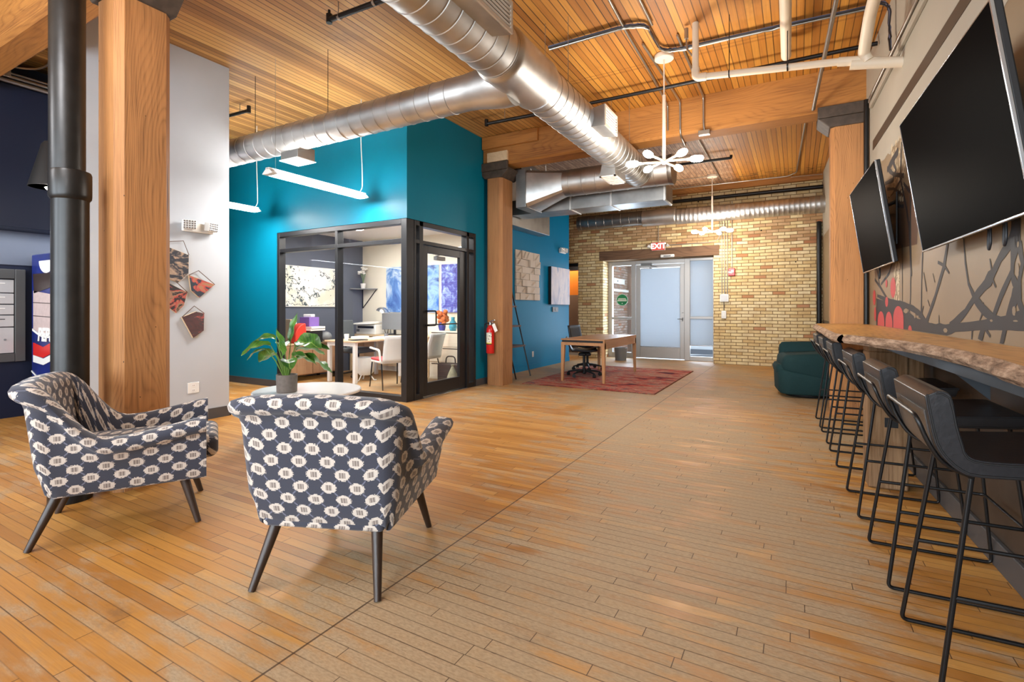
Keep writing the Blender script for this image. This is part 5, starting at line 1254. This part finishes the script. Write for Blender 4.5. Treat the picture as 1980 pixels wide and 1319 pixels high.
# ------------------------------------------------------------------ glass entrance
def entrance():
    o = thing('door_2', 'aluminium glass entrance with white shades in the brick wall', 'door', (-2.9, 12.45, 0), 0, None, 'structure')
    def X(x): return x + 2.9
    xs = [-4.20, -4.13, -3.60, -3.50, -3.43, -2.35, -2.28, -2.21, -1.68, -1.62]
    f = MB(); a, b = 0.0, .11
    f.box(X(-4.205), X(-4.10), a, b, 0, 2.43).box(X(-3.605), X(-3.50), a, b, 0, 2.43).box(X(-2.325), X(-2.20), a, b, 0, 2.43).box(X(-1.69), X(-1.62), a, b, 0, 2.43)
    f.box(X(-4.10), X(-3.605), a, b, 2.32, 2.43).box(X(-3.50), X(-2.325), a, b, 2.33, 2.43).box(X(-2.20), X(-1.69), a, b, 2.37, 2.43)
    f.box(X(-4.10), X(-3.605), a, b, 0, .13).box(X(-2.20), X(-1.69), a, b, 0, .10).box(X(-4.10), X(-3.605), a + .02, b - .02, .96, 1.02).box(X(-2.20), X(-1.69), a + .02, b - .02, .99, 1.045)
    f.build('aluminium_frame', M['alu'], o, bevel=.004)
    l = MB(); l.box(X(-3.495), X(-3.39), .03, .08, .02, 2.325).box(X(-2.43), X(-2.33), .03, .08, .02, 2.325).box(X(-3.39), X(-2.43), .03, .08, 2.24, 2.325).box(X(-3.39), X(-2.43), .03, .08, .02, .29)
    lf = l.build('door_leaf', M['alu'], o, bevel=.004)
    MB().box(X(-3.39), X(-2.43), .052, .058, .29, 2.24).build('door_glass', M['glass'], lf)
    h = MB(); h.tube([(X(-2.37), .03, .985), (X(-2.37), -.03, .985), (X(-2.48), -.03, .985)], .009, 8); h.lathe([(.018, 0), (.018, .01)], 12, (X(-2.37), .025, 1.13)); h.box(X(-2.385), X(-2.355), .022, .031, .93, 1.02); h.build('lever_handle', M['grey'], lf)
    for x0, x1, z0, z1 in ((-4.10, -3.605, .13, .96), (-4.10, -3.605, 1.02, 2.32), (-2.20, -1.69, .10, .99), (-2.20, -1.69, 1.045, 2.37)): MB().box(X(x0), X(x1), .052, .058, z0, z1).build('sidelight_glass', M['glass'], o)
    c = MB(); c.box(X(-3.36), X(-3.10), -.03, .03, 2.30, 2.36); c.tube([(X(-3.12), -.02, 2.29), (X(-2.95), -.06, 2.25), (X(-3.15), .0, 2.24)], .01, 6); c.build('door_closer', M['grey'], o, bevel=.008)
    m = Mat('white_roller_shade'); nt = m.nt
    tl = m.n('ShaderNodeBsdfTranslucent'); tl.inputs[0].default_value = (.28, .295, .31, 1); df = m.n('ShaderNodeBsdfDiffuse'); df.inputs[0].default_value = (.74, .78, .82, 1); mx = m.n('ShaderNodeMixShader'); mx.inputs[0].default_value = .35
    nt.links.new(tl.outputs[0], mx.inputs[1]); nt.links.new(df.outputs[0], mx.inputs[2]); nt.links.new(mx.outputs[0], nt.nodes['Material Output'].inputs[0])
    for x0, x1, z0, z1, lb in ((-3.392, -2.428, .29, 2.22, 'white shade filling the entrance door'), (-2.20, -1.69, .36, 2.37, 'white shade in the right sidelight')):
        s_ = thing('roller_shade', lb, 'shade', ((x0 + x1) / 2, 12.45, z0)); w = (x1 - x0) / 2
        MB().box(-w, w, .044, .046, 0, z1 - z0).build('fabric', m.m, s_); MB().box(-w, w, .040, .050, -.012, .012).build('hem_bar', M['silver'], s_)
    d = thing('door_sticker', 'round green sticker with white text on the left sidelight', 'sticker', (-3.855, 12.499, 1.455))
    MB().lathe([(.148, -.001), (.148, .001)], 40, (0, 0, 0), Matrix.Rotation(PI / 2, 3, 'X')).build('disc', plain('sticker_pale', (188, 212, 196), .4), d)
    MB().lathe([(.138, -.001), (.138, .002)], 40, (0, 0, 0), Matrix.Rotation(PI / 2, 3, 'X')).build('green_disc', plain('sticker_green', (20, 124, 72), .4), d)
    k = MB(); rnd = random.Random(2)
    for zz, hh, ww in ((.035, .014, .20), (.010, .016, .22), (-.02, .024, .25)):
        x = -ww / 2
        while x < ww / 2 - .01:
            l_ = rnd.uniform(.008, .016); k.box(x, x + l_, -.0035, -.002, zz - hh / 2, zz + hh / 2); x += l_ + .004
    k.prism([(-.014, -.10), (.014, -.10), (0, -.07)], -.0035, -.002, 'y'); k.build('print', M['paper'], d)
    return o
entrance()
struct(MB().box(-4.34, -4.22, 12.56, 17.0, 0, 4.2), 'wall_outside', M['brick_out'], 'weathered brick wall outside the entrance', 'wall')
o = thing('wall_sign', 'white sign board on the outdoor brick wall', 'sign', (-4.22, 13.3, 1.98)); MB().box(0, .02, -.35, .55, -.07, .07).build('board', M['paper'], o); MB().tube([(.02, -.08, 0), (.024, -.08, 0)], .025, 12).build('mark', M['black'], o)
one(MB().box(-4.22, -4.19, 12.7, 14.4, 1.70, 1.76), 'cable_tray', M['paper'], 'pale horizontal strip on the outdoor brick wall', 'strip')
struct(MB().box(-14, 14, 12.56, 60, -.14, -.02), 'ground_outside', plain('pale_paving', (214, 218, 222), .8, 0, .3, .2, 1.2), 'pale paving outside the entrance', 'ground')
one(MB().box(-3.6, 6, 14.6, 16.2, -.02, -.005), 'door_mat', plain('dark_asphalt', (70, 80, 92), .8), 'dark strip of paving outside the sidelight', 'paving')
one(MB(Matrix.Translation((-1.9, 13.7, -.012))).lathe([(.62, 0), (.62, .008), (1e-5, .008)], 30), 'drain_cover', plain('dark_iron_lid', (78, 86, 98), .7), 'dark round cover on the paving outside', 'cover')

# things on the brick wall
o = thing('exit_sign', 'lit red exit sign with two lamp heads above the entrance', 'exit sign', (-2.83, 12.028, 2.70))
M['exit_face'] = plain('exit_face', (170, 36, 28), .6); M['exit_face'].node_tree.nodes['Principled BSDF'].inputs['Emission Color'].default_value = lin(255, 96, 74); M['exit_face'].node_tree.nodes['Principled BSDF'].inputs['Emission Strength'].default_value = .25
MB().box(-.155, .155, -.045, 0, -.095, .095).build('housing', M['white_plastic'], o, bevel=.006); MB().box(-.15, .15, -.048, -.044, -.09, .09).build('face', M['exit_face'], o)
text('EXIT', .17, 'lettering', glow('exit_letters', (255, 236, 224), .6), o, (0, -.050, 0), (PI / 2, 0, 0), .001, 'CENTER', 0, 1.0)
for s_ in (-1, 1): MB().lathe([(.02, -.02), (.045, .03), (.04, .04), (1e-5, .04)], 14, (s_ * .205, -.04, .0), Matrix.Rotation(s_ * .9, 3, 'Y')).build('lamp_head', M['white_plastic'], o)
MB().tube([(0, -.02, .09), (0, -.02, .52)], .008, 8).build('conduit', M['conduit'], o)
o = thing('motion_sensor', 'white motion sensor bar over the entrance head', 'sensor', (-2.62, 12.02, 2.465)); MB().box(-.16, .16, -.06, 0, -.035, .035).build('housing', M['white_plastic'], o, bevel=.02); MB().box(-.08, .08, -.064, -.058, -.02, .01).build('window', M['grey'], o)
o = thing('fire_alarm', 'red fire alarm strobe on the brick wall right of the entrance', 'fire alarm', (-1.24, 12.04, 2.04)); MB().box(-.065, .065, -.05, 0, -.085, .085).build('housing', M['red'], o, bevel=.008); MB().box(-.01, .045, -.07, -.05, -.02, .04).build('strobe_lens', M['white'], o, bevel=.008); text('FIRE', .05, 'lettering', M['paper'], o, (-.03, -.052, -.01), (PI / 2, 0, 0), .001)
run('conduit', 'steel conduit dropping to the red fire alarm', 'conduit', [(-1.235, 12.02, 3.6), (-1.235, 12.02, 2.12)], .010, M['conduit'], .05, CG)
for i, l in enumerate(('left steel conduit dropping to the grey box on brick', 'middle steel conduit dropping to the grey box on brick', 'right steel conduit dropping to the grey box on brick')): run('conduit', l, 'conduit', [(-1.44 + i * .055, 12.02, 3.55), (-1.44 + i * .055, 12.02, 1.56)], .010, M['conduit'], .05, CG)
o = thing('junction_box', 'grey metal box on the brick wall where three conduits end', 'junction box', (-1.39, 12.04, 1.47)); MB().box(-.09, .09, -.05, 0, -.085, .085).build('body', M['white_plastic'], o, bevel=.006); MB().box(-.07, .07, -.055, -.05, -.065, .065).build('cover', M['alu'], o)
o = thing('wall_switch', 'small grey switch box low on the brick wall right of the entrance', 'switch', (-1.40, 12.04, 1.10)); MB().box(-.05, .05, -.05, 0, -.085, .085).build('box', M['white_plastic'], o, bevel=.006); MB().box(-.012, .012, -.058, -.05, -.03, .03).build('toggle', M['white'], o); MB().tube([(0, -.02, .08), (0, -.02, .29)], .009, 8).build('conduit', M['conduit'], o)
run('conduit', 'thin steel conduit along the brick from exit sign to the box', 'conduit', [(-2.62, 12.02, 2.72), (-1.72, 12.02, 2.72), (-1.50, 12.02, 2.76), (-1.48, 12.02, 3.2)], .009, M['conduit'], .15, CG)

# ------------------------------------------------------------------ inside the office
OF = 'office'
o = thing('credenza', 'low wood cabinet against the slate wall inside the office', 'cabinet', (-7.50, 5.85, 0)); MB().box(-.27, .22, -.60, .62, .10, .62).build('body', M['walnut'], o, bevel=.004); MB().box(-.275, .235, -.61, .63, .62, .645).build('top', M['birch'], o, bevel=.003)
for y in (-.5, .5): MB().box(-.24, -.2, y - .02, y + .02, 0, .10).box(.16, .2, y - .02, y + .02, 0, .10).build('leg', M['black_metal'], o)
for y in (-.595, .015): MB().box(.22, .235, y, y + .595, .115, .605).build('door', M['walnut'], o, bevel=.003)
o = thing('red_tray', 'curved red plastic organiser standing on the office cabinet', 'organiser', (-7.30, 5.60, .645)); MB().prism([(-.10, 0), (-.10, .10)] + [(-.10 + .26 * (1 - math.cos(a)) * .8, .10 + .24 * math.sin(a)) for a in [PI / 2 * i / 8 for i in range(1, 9)]] + [(.14, 0)], -.12, .05, 'x').build('shell', M['red_plastic'], o, bevel=.02, seg=3); MB().box(-.05, .055, -.02, .06, .03, .12).build('slot', M['red_plastic'], o, bevel=.01)
one(MB(Matrix.Translation((-7.36, 5.88, .645))).box(-.14, .14, -.12, .15, 0, .20), 'file_box', M['black'], 'black box under the white folders on the office cabinet', 'box', bevel=.008)
one(MB(Matrix.Translation((-7.36, 5.90, .846)) @ Matrix.Rotation(.15, 4, 'Z')).box(-.15, .15, -.17, .18, 0, .035).box(-.14, .16, -.16, .17, .037, .075), 'folder_stack', M['paper'], 'white folders stacked on the black box in the office', 'folders', bevel=.006)
one(MB(Matrix.Translation((-7.36, 5.87, .923)) @ Matrix.Rotation(.2, 4, 'Z')).box(-.10, .10, -.13, .12, 0, .16), 'purple_box', M['purple'], 'purple box on top of the folder stack in the office', 'box', bevel=.004)
one(MB(Matrix.Translation((-7.36, 5.86, 1.084)) @ Matrix.Rotation(.5, 4, 'Z')).box(-.07, .07, -.08, .08, 0, .05), 'tissue_box', M['paper'], 'white packet on top of the purple box', 'packet', bevel=.01)
for k, (y, m_, l) in enumerate([(5.62, 'tanbox', 'tan binder standing against the slate wall behind the red organiser'), (5.69, 'paper', 'white binder standing beside the tan binder in the office')]): one(MB(Matrix.Translation((-7.62, y, .645))).box(-.14, .12, -.028, .028, 0, .40 - .02 * k), 'binder', M[m_], l, 'binder', bevel=.004)
one(MB(Matrix.Translation((-7.24, 6.12, .645))).ball((0, 0, .09), .09, .10, .09), 'helmet', M['grey'], 'small grey rounded bundle at the end of the office cabinet', 'bundle')
o = thing('office_desk', 'white legged desk with light wood top inside the glazed office', 'desk', (-6.58, 6.55, 0))
MB().box(-.36, .36, -.72, .48, .672, .70).build('desktop', M['birch'], o, bevel=.004); MB().box(-.30, .30, -.68, -.64, .61, .672).box(-.30, .30, .40, .44, .61, .672).build('apron', M['white'], o)
for x in (-.30, .30):
    for y in (-.66, .42): MB().box(x - .03, x + .03, y - .03, y + .03, 0, .672).build('leg', M['white'], o, bevel=.006)
one(MB().box(-7.74, -5.72, 7.08, 7.48, .70, .73).box(-7.72, -7.68, 7.1, 7.46, 0, .70).box(-5.78, -5.74, 7.1, 7.46, 0, .70).box(-7.68, -5.78, 7.44, 7.46, .1, .70), 'side_worktop', M['birch'], 'narrow worktop along the cream back wall of the office', 'worktop', bevel=.003)
one(MB(Matrix.Translation((-6.62, 6.02, .701))).lathe([(.032, 0), (.042, .10), (.038, .10), (.03, .01), (1e-5, .01)], 18), 'paper_cup', M['paper'], 'white paper cup on the office desk', 'cup')
rnd = random.Random(4)
for k, (x, y, l) in enumerate([(-6.38, 6.05, 'black notebook lying near the desk edge'), (-6.42, 6.52, 'white paper pile in the middle of the office desk'), (-6.60, 6.82, 'white paper pile at the back of the office desk'), (-6.32, 6.85, 'pale papers on the right of the office desk'), (-6.70, 6.40, 'open white magazine on the left of the office desk')]):
    h_ = .012 if k == 0 else rnd.uniform(.015, .05)
    one(MB(Matrix.Translation((x, y, .701)) @ Matrix.Rotation(rnd.uniform(-.4, .4), 4, 'Z')).box(-.10, .10, -.13, .13, 0, h_), 'paper_stack' if k else 'notebook', M['paper'] if k else M['black'], l, 'papers' if k else 'notebook', bevel=.003)
o = thing('pen_cup', 'grey pen cup with dark pens on the office desk', 'pen cup', (-6.33, 6.66, .701)); MB().lathe([(.035, 0), (.035, .09), (.031, .09), (.031, .01)], 16).build('cup', M['grey'], o); MB().tube([(0, 0, .02), (.03, .02, .17)], .005, 6).tube([(0, .01, .02), (-.02, -.02, .16)], .005, 6).build('pens', M['black'], o)
o = thing('printer', 'white printer with dark paper tray on the back worktop', 'printer', (-7.30, 7.28, .731)); MB().box(-.26, .26, -.17, .17, 0, .19).build('body', M['white_plastic'], o, bevel=.015); MB().box(-.20, .22, -.18, -.165, .12, .16).build('paper_slot', M['black'], o); MB().hexa([(-.22, -.30, .19), (.24, -.30, .20), (.24, .1, .23), (-.22, .1, .22), (-.22, -.30, .215), (.24, -.30, .225), (.24, .1, .255), (-.22, .1, .245)]).build('lid', M['white'], o, bevel=.006); MB().box(-.24, -.16, -.172, -.168, .05, .10).build('control_panel', M['grey'], o)
o = thing('monitor', 'grey backed computer monitor on the worktop by the corner post', 'monitor', (-6.62, 7.18, .731)); MB().box(-.30, .30, -.02, .015, .10, .42).build('panel', M['grey'], o, bevel=.008); MB().box(-.02, .02, 0, .03, 0, .2).box(-.10, .10, -.07, .09, 0, .012).build('stand', M['black_metal'], o)
o = thing('desk_lamp', 'silver arched desk lamp above the printer', 'lamp', (-6.92, 7.40, .731)); MB().lathe([(.08, 0), (.08, .015), (.02, .02)], 20).build('base', M['grey'], o); MB().tube([(0, 0, .015), (.05, -.05, .40), (.0, -.18, .50)], .010, 8).build('arm', M['grey'], o); MB(Matrix.Translation((.0, -.22, .46)) @ Matrix.Rotation(.25, 4, 'Y')).lathe([(1e-5, .07), (.05, .06), (.10, .03), (.12, -.01), (.112, -.01), (.09, .025)], 24).build('lamp_shade', M['silver'], o); MB().ball((.0, -.22, .455), .035).build('bulb', glow('desk_bulb', (255, 238, 206), 12.0), o)
def task2():
    o = thing('swivel_chair', 'charcoal swivel chair behind the office desk', 'office chair', (-7.02 + .03, 6.62, 0), math.radians(8))
    MB().box(-.24, .24, -.25, .25, .43, .52).build('seat', M['grey_cloth'], o, bevel=.04, seg=3); s_ = MB(Matrix.Translation((-.24, 0, .56)) @ Matrix.Rotation(-.12, 4, 'Y')); s_.box(-.025, .02, -.22, .22, 0, .46); s_.build('backrest', M['grey_cloth'], o, bevel=.03, seg=3)
    b = MB()
    for k in range(5): a = 2 * PI * k / 5; b.tube([(0, 0, .10), (.28 * math.cos(a), .28 * math.sin(a), .05)], [.025, .015], 8); b.ball((.28 * math.cos(a), .28 * math.sin(a), .028), .028)
    b.tube([(0, 0, .08), (0, 0, .43)], .028, 10); b.tube([(-.15, 0, .44), (-.27, 0, .47), (-.26, 0, .62)], .02, 8); b.build('star_base', M['black'], o)
task2()
o = thing('waste_bin', 'white tapered bin on small feet beside the desk leg', 'bin', (-6.42, 6.13 + .12, 0)); MB().lathe([(.10, .10), (.15, .16), (.155, .40), (.145, .40), (.14, .17), (1e-5, .12)], 24).build('tub', M['white_plastic'], o)
for k in range(3): a = 2 * PI * k / 3 + .5; MB().tube([(.08 * math.cos(a), .08 * math.sin(a), .11), (.15 * math.cos(a), .15 * math.sin(a), .012), (.19 * math.cos(a), .19 * math.sin(a), .012)], .010, 6).build('foot', M['white_plastic'], o)
def guest_chair(label, loc, rz):
    o = thing('guest_chair', label, 'chair', loc, rz, 'white guest chairs in the office')
    MB().box(-.22, .22, -.22, .24, .425, .465).build('seat_pad', M['red_cloth'], o, bevel=.018, seg=3); MB().box(-.23, .23, -.24, .22, .395, .425).build('seat_shell', M['white_plastic'], o, bevel=.01)
    P = []
    for i in range(9):
        t = i / 8; P.append([(-.22 + .44 * j / 8, -.23 - .05 * t - .05 * (1 - abs(j / 4 - 1) ** 2) - .05 * t * t, .42 + .40 * t) for j in range(9)])
    b = MB(); b.grid(P); s_ = b.build('backrest', M['white_plastic'], o, sharp=70); q = s_.modifiers.new('thick', 'SOLIDIFY'); q.thickness = .02
    for sx in (-1, 1):
        MB().tube([(sx * .21, .20, .40), (sx * .23, .25, .0)], .011, 8).build('leg', M['black_metal'], o); MB().tube([(sx * .21, -.18, .40), (sx * .23, -.28, .0)], .011, 8).build('leg', M['black_metal'], o)
        MB().tube(bez([(sx * .24, -.22, .42), (sx * .255, -.20, .60), (sx * .255, .16, .62)], .05), .018, 8).build('armrest', M['white_plastic'], o)
guest_chair('white guest chair with red seat, back to the glass, nearer the corner post', (-5.55, 5.92, 0), math.radians(66))
guest_chair('white guest chair with red seat seen through the office door', (-5.50, 6.62, 0), math.radians(95))
o = thing('file_cabinet', 'cream lateral file cabinet seen through the office door', 'cabinet', (-4.99, 7.24, 0)); MB().box(-.66, .42, -.22, .24, 0, .84).build('body', M['cabinet'], o, bevel=.004)
for k in range(3):
    d = MB().box(-.645, .405, -.238, -.22, .03 + k * .27, .285 + k * .27).build('drawer', M['cabinet'], o, bevel=.004); MB().box(-.60, .36, -.241, -.236, .262 + k * .27, .276 + k * .27).build('pull', M['black'], d)
o = thing('briefcase', 'dark brown laptop bag on the office floor behind the door glass', 'bag', (-4.98, 6.74, 0), .15); MB().box(-.22, .22, -.07, .07, .01, .33).build('body', plain('dark_bag', (58, 50, 46), .6, 0, .4, .2, 30.0), o, bevel=.03, seg=3); MB().box(-.17, .17, -.085, -.07, .05, .22).build('pocket', bpy.data.materials['dark_bag'], o, bevel=.008); MB().tube(bez([(-.09, 0, .32), (-.08, 0, .44), (.08, 0, .44), (.09, 0, .32)], .07), .011, 8).build('handle', M['black'], o)
o = thing('cloth_sack', 'pale green grey sack slumped beside the laptop bag', 'sack', (-4.80, 6.55, 0)); MB().lathe([(.08, 0), (.10, .03), (.09, .14), (.045, .25), (.02, .30), (.03, .33), (1e-5, .335)], 14).build('sack', plain('sack_cloth', (158, 156, 132), .9, 0, .2, .3, 18.0, .6), o)
pb = [('picture_blue_pale', [(.3, (40, 74, 150)), (.45, (90, 134, 196)), (.56, (206, 222, 236)), (.7, (60, 100, 176))], 3.0, 2.0), ('picture_blue_cloud', [(.3, (30, 70, 160)), (.45, (70, 120, 200)), (.58, (150, 190, 232)), (.72, (60, 84, 150))], 2.2, 3.0), ('picture_blue_violet', [(.3, (40, 44, 130)), (.48, (80, 88, 180)), (.60, (150, 176, 224)), (.7, (224, 234, 240))], 7.0, 7.0)]
for (n, stp, sx, sz), (x0, x1), l in zip(pb, ((-7.10, -6.45), (-6.38, -5.79), (-5.73, -5.14)), ('leftmost blue abstract panel on the cream office wall', 'middle blue abstract panel with pale cloud on the office wall', 'rightmost violet blue abstract panel on the office wall')):
    o = thing('picture_panel', l, 'picture', ((x0 + x1) / 2, 7.5, 1.16), 0, 'blue panels on the office wall'); w = (x1 - x0) / 2
    MB().box(-w, w, -.03, 0, 0, .89).build('stretcher', M['paper'], o); MB().box(-w, w, -.033, -.03, 0, .89).build('painting', mk_picture(n, stp, sx, sz, x0, .6), o)
o = thing('wall_map', 'white panel with dark river map pattern on the slate office wall', 'picture', (-7.78, 6.18, 1.265)); MB().box(0, .03, -.56, .70, 0, .73).build('board', M['paper'], o)
def mk_map():
    m = Mat('map_pattern'); x, y, z = m.coord()
    v = m.xyz(x, y * 1.0, z * 1.0); river = (m.noise(m.xyz(x, y * .8 + z * 1.1, z * .6 - y * .9), 1.15, 5, .62) - .47).abs().lt(.0065); lake = (m.noise(m.xyz(y * 3.0, z * 5.0, 2.0), 1.0, 2)).gt(.73); dots = m.voro(v, 17.0).lt(.17) * (m.noise(v, 7.0, 2).gt(.53)); land = m.noise(v, 3.0, 3).step(.45, .65)
    c = m.mix(land, lin(240, 238, 230), lin(226, 222, 202)); c = m.mix(dots * .8, c, lin(60, 66, 74)); c = m.mix(river, c, lin(70, 86, 92)); m.col(m.mix(lake, c, lin(74, 118, 116))).rough(.6); return m.m
MB().box(.03, .032, -.55, .69, .01, .72).build('map', mk_map(), o)
o = thing('corner_shelf', 'thin grey corner shelf with angled bracket on the office wall', 'shelf', (-7.78, 7.5, 1.62)); MB().prism([(0, 0), (0, -.36), (.03, -.36), (.42, -.03), (.42, 0)], 0, .018, 'z').build('board', M['grey'], o); MB().tube([(.40, -.015, 0), (.02, -.015, -.38)], .009, 6).tube([(.02, -.015, -.38), (.02, -.015, 0)], .009, 6).build('bracket', M['black_metal'], o)
o = thing('orchid', 'white flowers in a small white pot on the corner shelf', 'plant', (-7.62, 7.36, 1.639)); MB().lathe([(.04, 0), (.055, .10), (.05, .10), (1e-5, .09)], 18).build('pot', M['white'], o); st = MB()
for k in range(6): a = k * 1.05; st.tube([(0, 0, .09), (.02 * math.cos(a), .02 * math.sin(a), .2), (.05 * math.cos(a), .05 * math.sin(a), .30)], .005, 5)
st.build('stems', plain('orchid_stem', (120, 140, 100), .6), o); fl = MB(); rnd = random.Random(8)
for k in range(26): fl.ball((rnd.uniform(-.07, .07), rnd.uniform(-.07, .07), rnd.uniform(.28, .42)), rnd.uniform(.022, .035), rnd.uniform(.022, .035), .018, 8, 5)
fl.build('blossoms', M['paper'], o)
o = thing('ornament', 'orange flower ornament on top of the file cabinet', 'ornament', (-5.48, 7.16, .841)); fl = MB(); 
for k in range(22): fl.ball((rnd.uniform(-.09, .09), rnd.uniform(-.05, .05), rnd.uniform(.12, .34)), .045, .04, .04, 8, 5)
fl.build('blossoms', plain('orange_bloom', (224, 120, 60), .6, 0, .4, .5, 22.0), o); MB().lathe([(.05, 0), (.07, .08), (.045, .16)], 18).build('vase', plain('indigo_vase', (60, 66, 150), .3), o)
o = thing('vase', 'blue and green glass vase on top of the file cabinet', 'vase', (-5.24, 7.16, .841)); MB().lathe([(.05, 0), (.075, .06), (.06, .14), (.03, .19), (.035, .24)], 20).build('body', plain('turquoise_glass', (60, 170, 200), .15, 0, .6, .5, 12.0), o)
o = thing('ceiling_lamp', 'long lit strip light on the office ceiling', 'ceiling light', (-5.9, 5.75, 2.62)); MB().box(-1.0, 1.0, -.09, .09, -.05, 0).build('housing', M['white'], o, bevel=.006); MB().box(-.98, .98, -.08, .08, -.058, -.05).build('lens', glow('office_lens', (255, 246, 232), 14.0), o)
# ------------------------------------------------------------------ light, sky, camera
W = bpy.data.worlds.new('World'); SC.world = W; W.use_nodes = True
bg = W.node_tree.nodes['Background']; bg.inputs[0].default_value = (.72, .86, 1.0, 1); bg.inputs[1].default_value = 1.1
def area(name, loc, rot, sx, sy, e, c=(1, 1, 1), spread=None):
    l = bpy.data.lights.new(name, 'AREA'); l.shape = 'RECTANGLE'; l.size = sx; l.size_y = sy; l.energy = e; l.color = c
    if spread: l.spread = spread
    o = bpy.data.objects.new(name, l); COL.objects.link(o); o.location = loc; o.rotation_euler = rot; return o
def point(name, loc, e, c=(1, 1, 1), r=.1):
    l = bpy.data.lights.new(name, 'POINT'); l.energy = e; l.color = c; l.shadow_soft_size = r
    o = bpy.data.objects.new(name, l); COL.objects.link(o); o.location = loc; return o
for i, x in enumerate((-5.8, -2.8, -.15)): area('window_daylight', (x, -4.05, 2.05), (-PI / 2 + PI, 0, 0), 2.2, 2.6, 150, (.78, .90, 1))  # unseen area lights added at the rear windows as ambient fill
area('entrance_daylight', (-2.9, 12.9, 1.4), (-PI / 2, 0, 0), 2.4, 2.2, 170, (.66, .82, 1))
area('office_light', (-5.9, 6.1, 2.55), (0, 0, 0), 2.0, 1.2, 50, (1, .97, .92))
area('soffit_light', (-7.45, 2.2, 2.09), (0, 0, 0), .12, 4.0, 12, (.9, .95, 1))
area('corridor_light', (-6.0, 12.9, 2.55), (0, 0, 0), 2.0, .5, 25, (1, .86, .7))
# fill points without fixtures, added overhead out of view to lift the room
for x, y in ((-1.3, -.9), (-5.2, -.6), (-3.4, .4)): point('pendant_glow', (x, y, 3.0), 52, (.97, .97, 1), .25)
point('cone_lamp', (-6.10, 1.98, 2.34), 6, (1, .95, .85), .05)
for x, y, e in ((-1.255, 5.58, 60), (-1.512, 10.7, 42)): point('chandelier_glow', (x, y, 2.4), e, (1, .95, .88), .12)
cam = bpy.data.cameras.new('Camera'); co = bpy.data.objects.new('Camera', cam); COL.objects.link(co)
co.location = (0, 0, 1.22); co.rotation_euler = (PI / 2, 0, math.atan(550 / 972.0))
cam.sensor_fit = 'HORIZONTAL'; cam.sensor_width = 36.0; cam.lens = 972.0 / 1980 * 36.0; cam.shift_x = 0.0; cam.shift_y = -(659.5 - 598.0) / 1980.0
cam.clip_start = .05; cam.clip_end = 200
SC.camera = co
SC.view_settings.view_transform = 'Standard'; SC.view_settings.look = 'None'; SC.view_settings.gamma = 1.0; SC.view_settings.use_curve_mapping = False
SC.view_settings.exposure = 0.58
SC.cycles.max_bounces = 8; SC.cycles.diffuse_bounces = 4; SC.cycles.glossy_bounces = 4; SC.cycles.transparent_max_bounces = 12
SC.cycles.sample_clamp_indirect = 6.0; SC.cycles.use_denoising = True
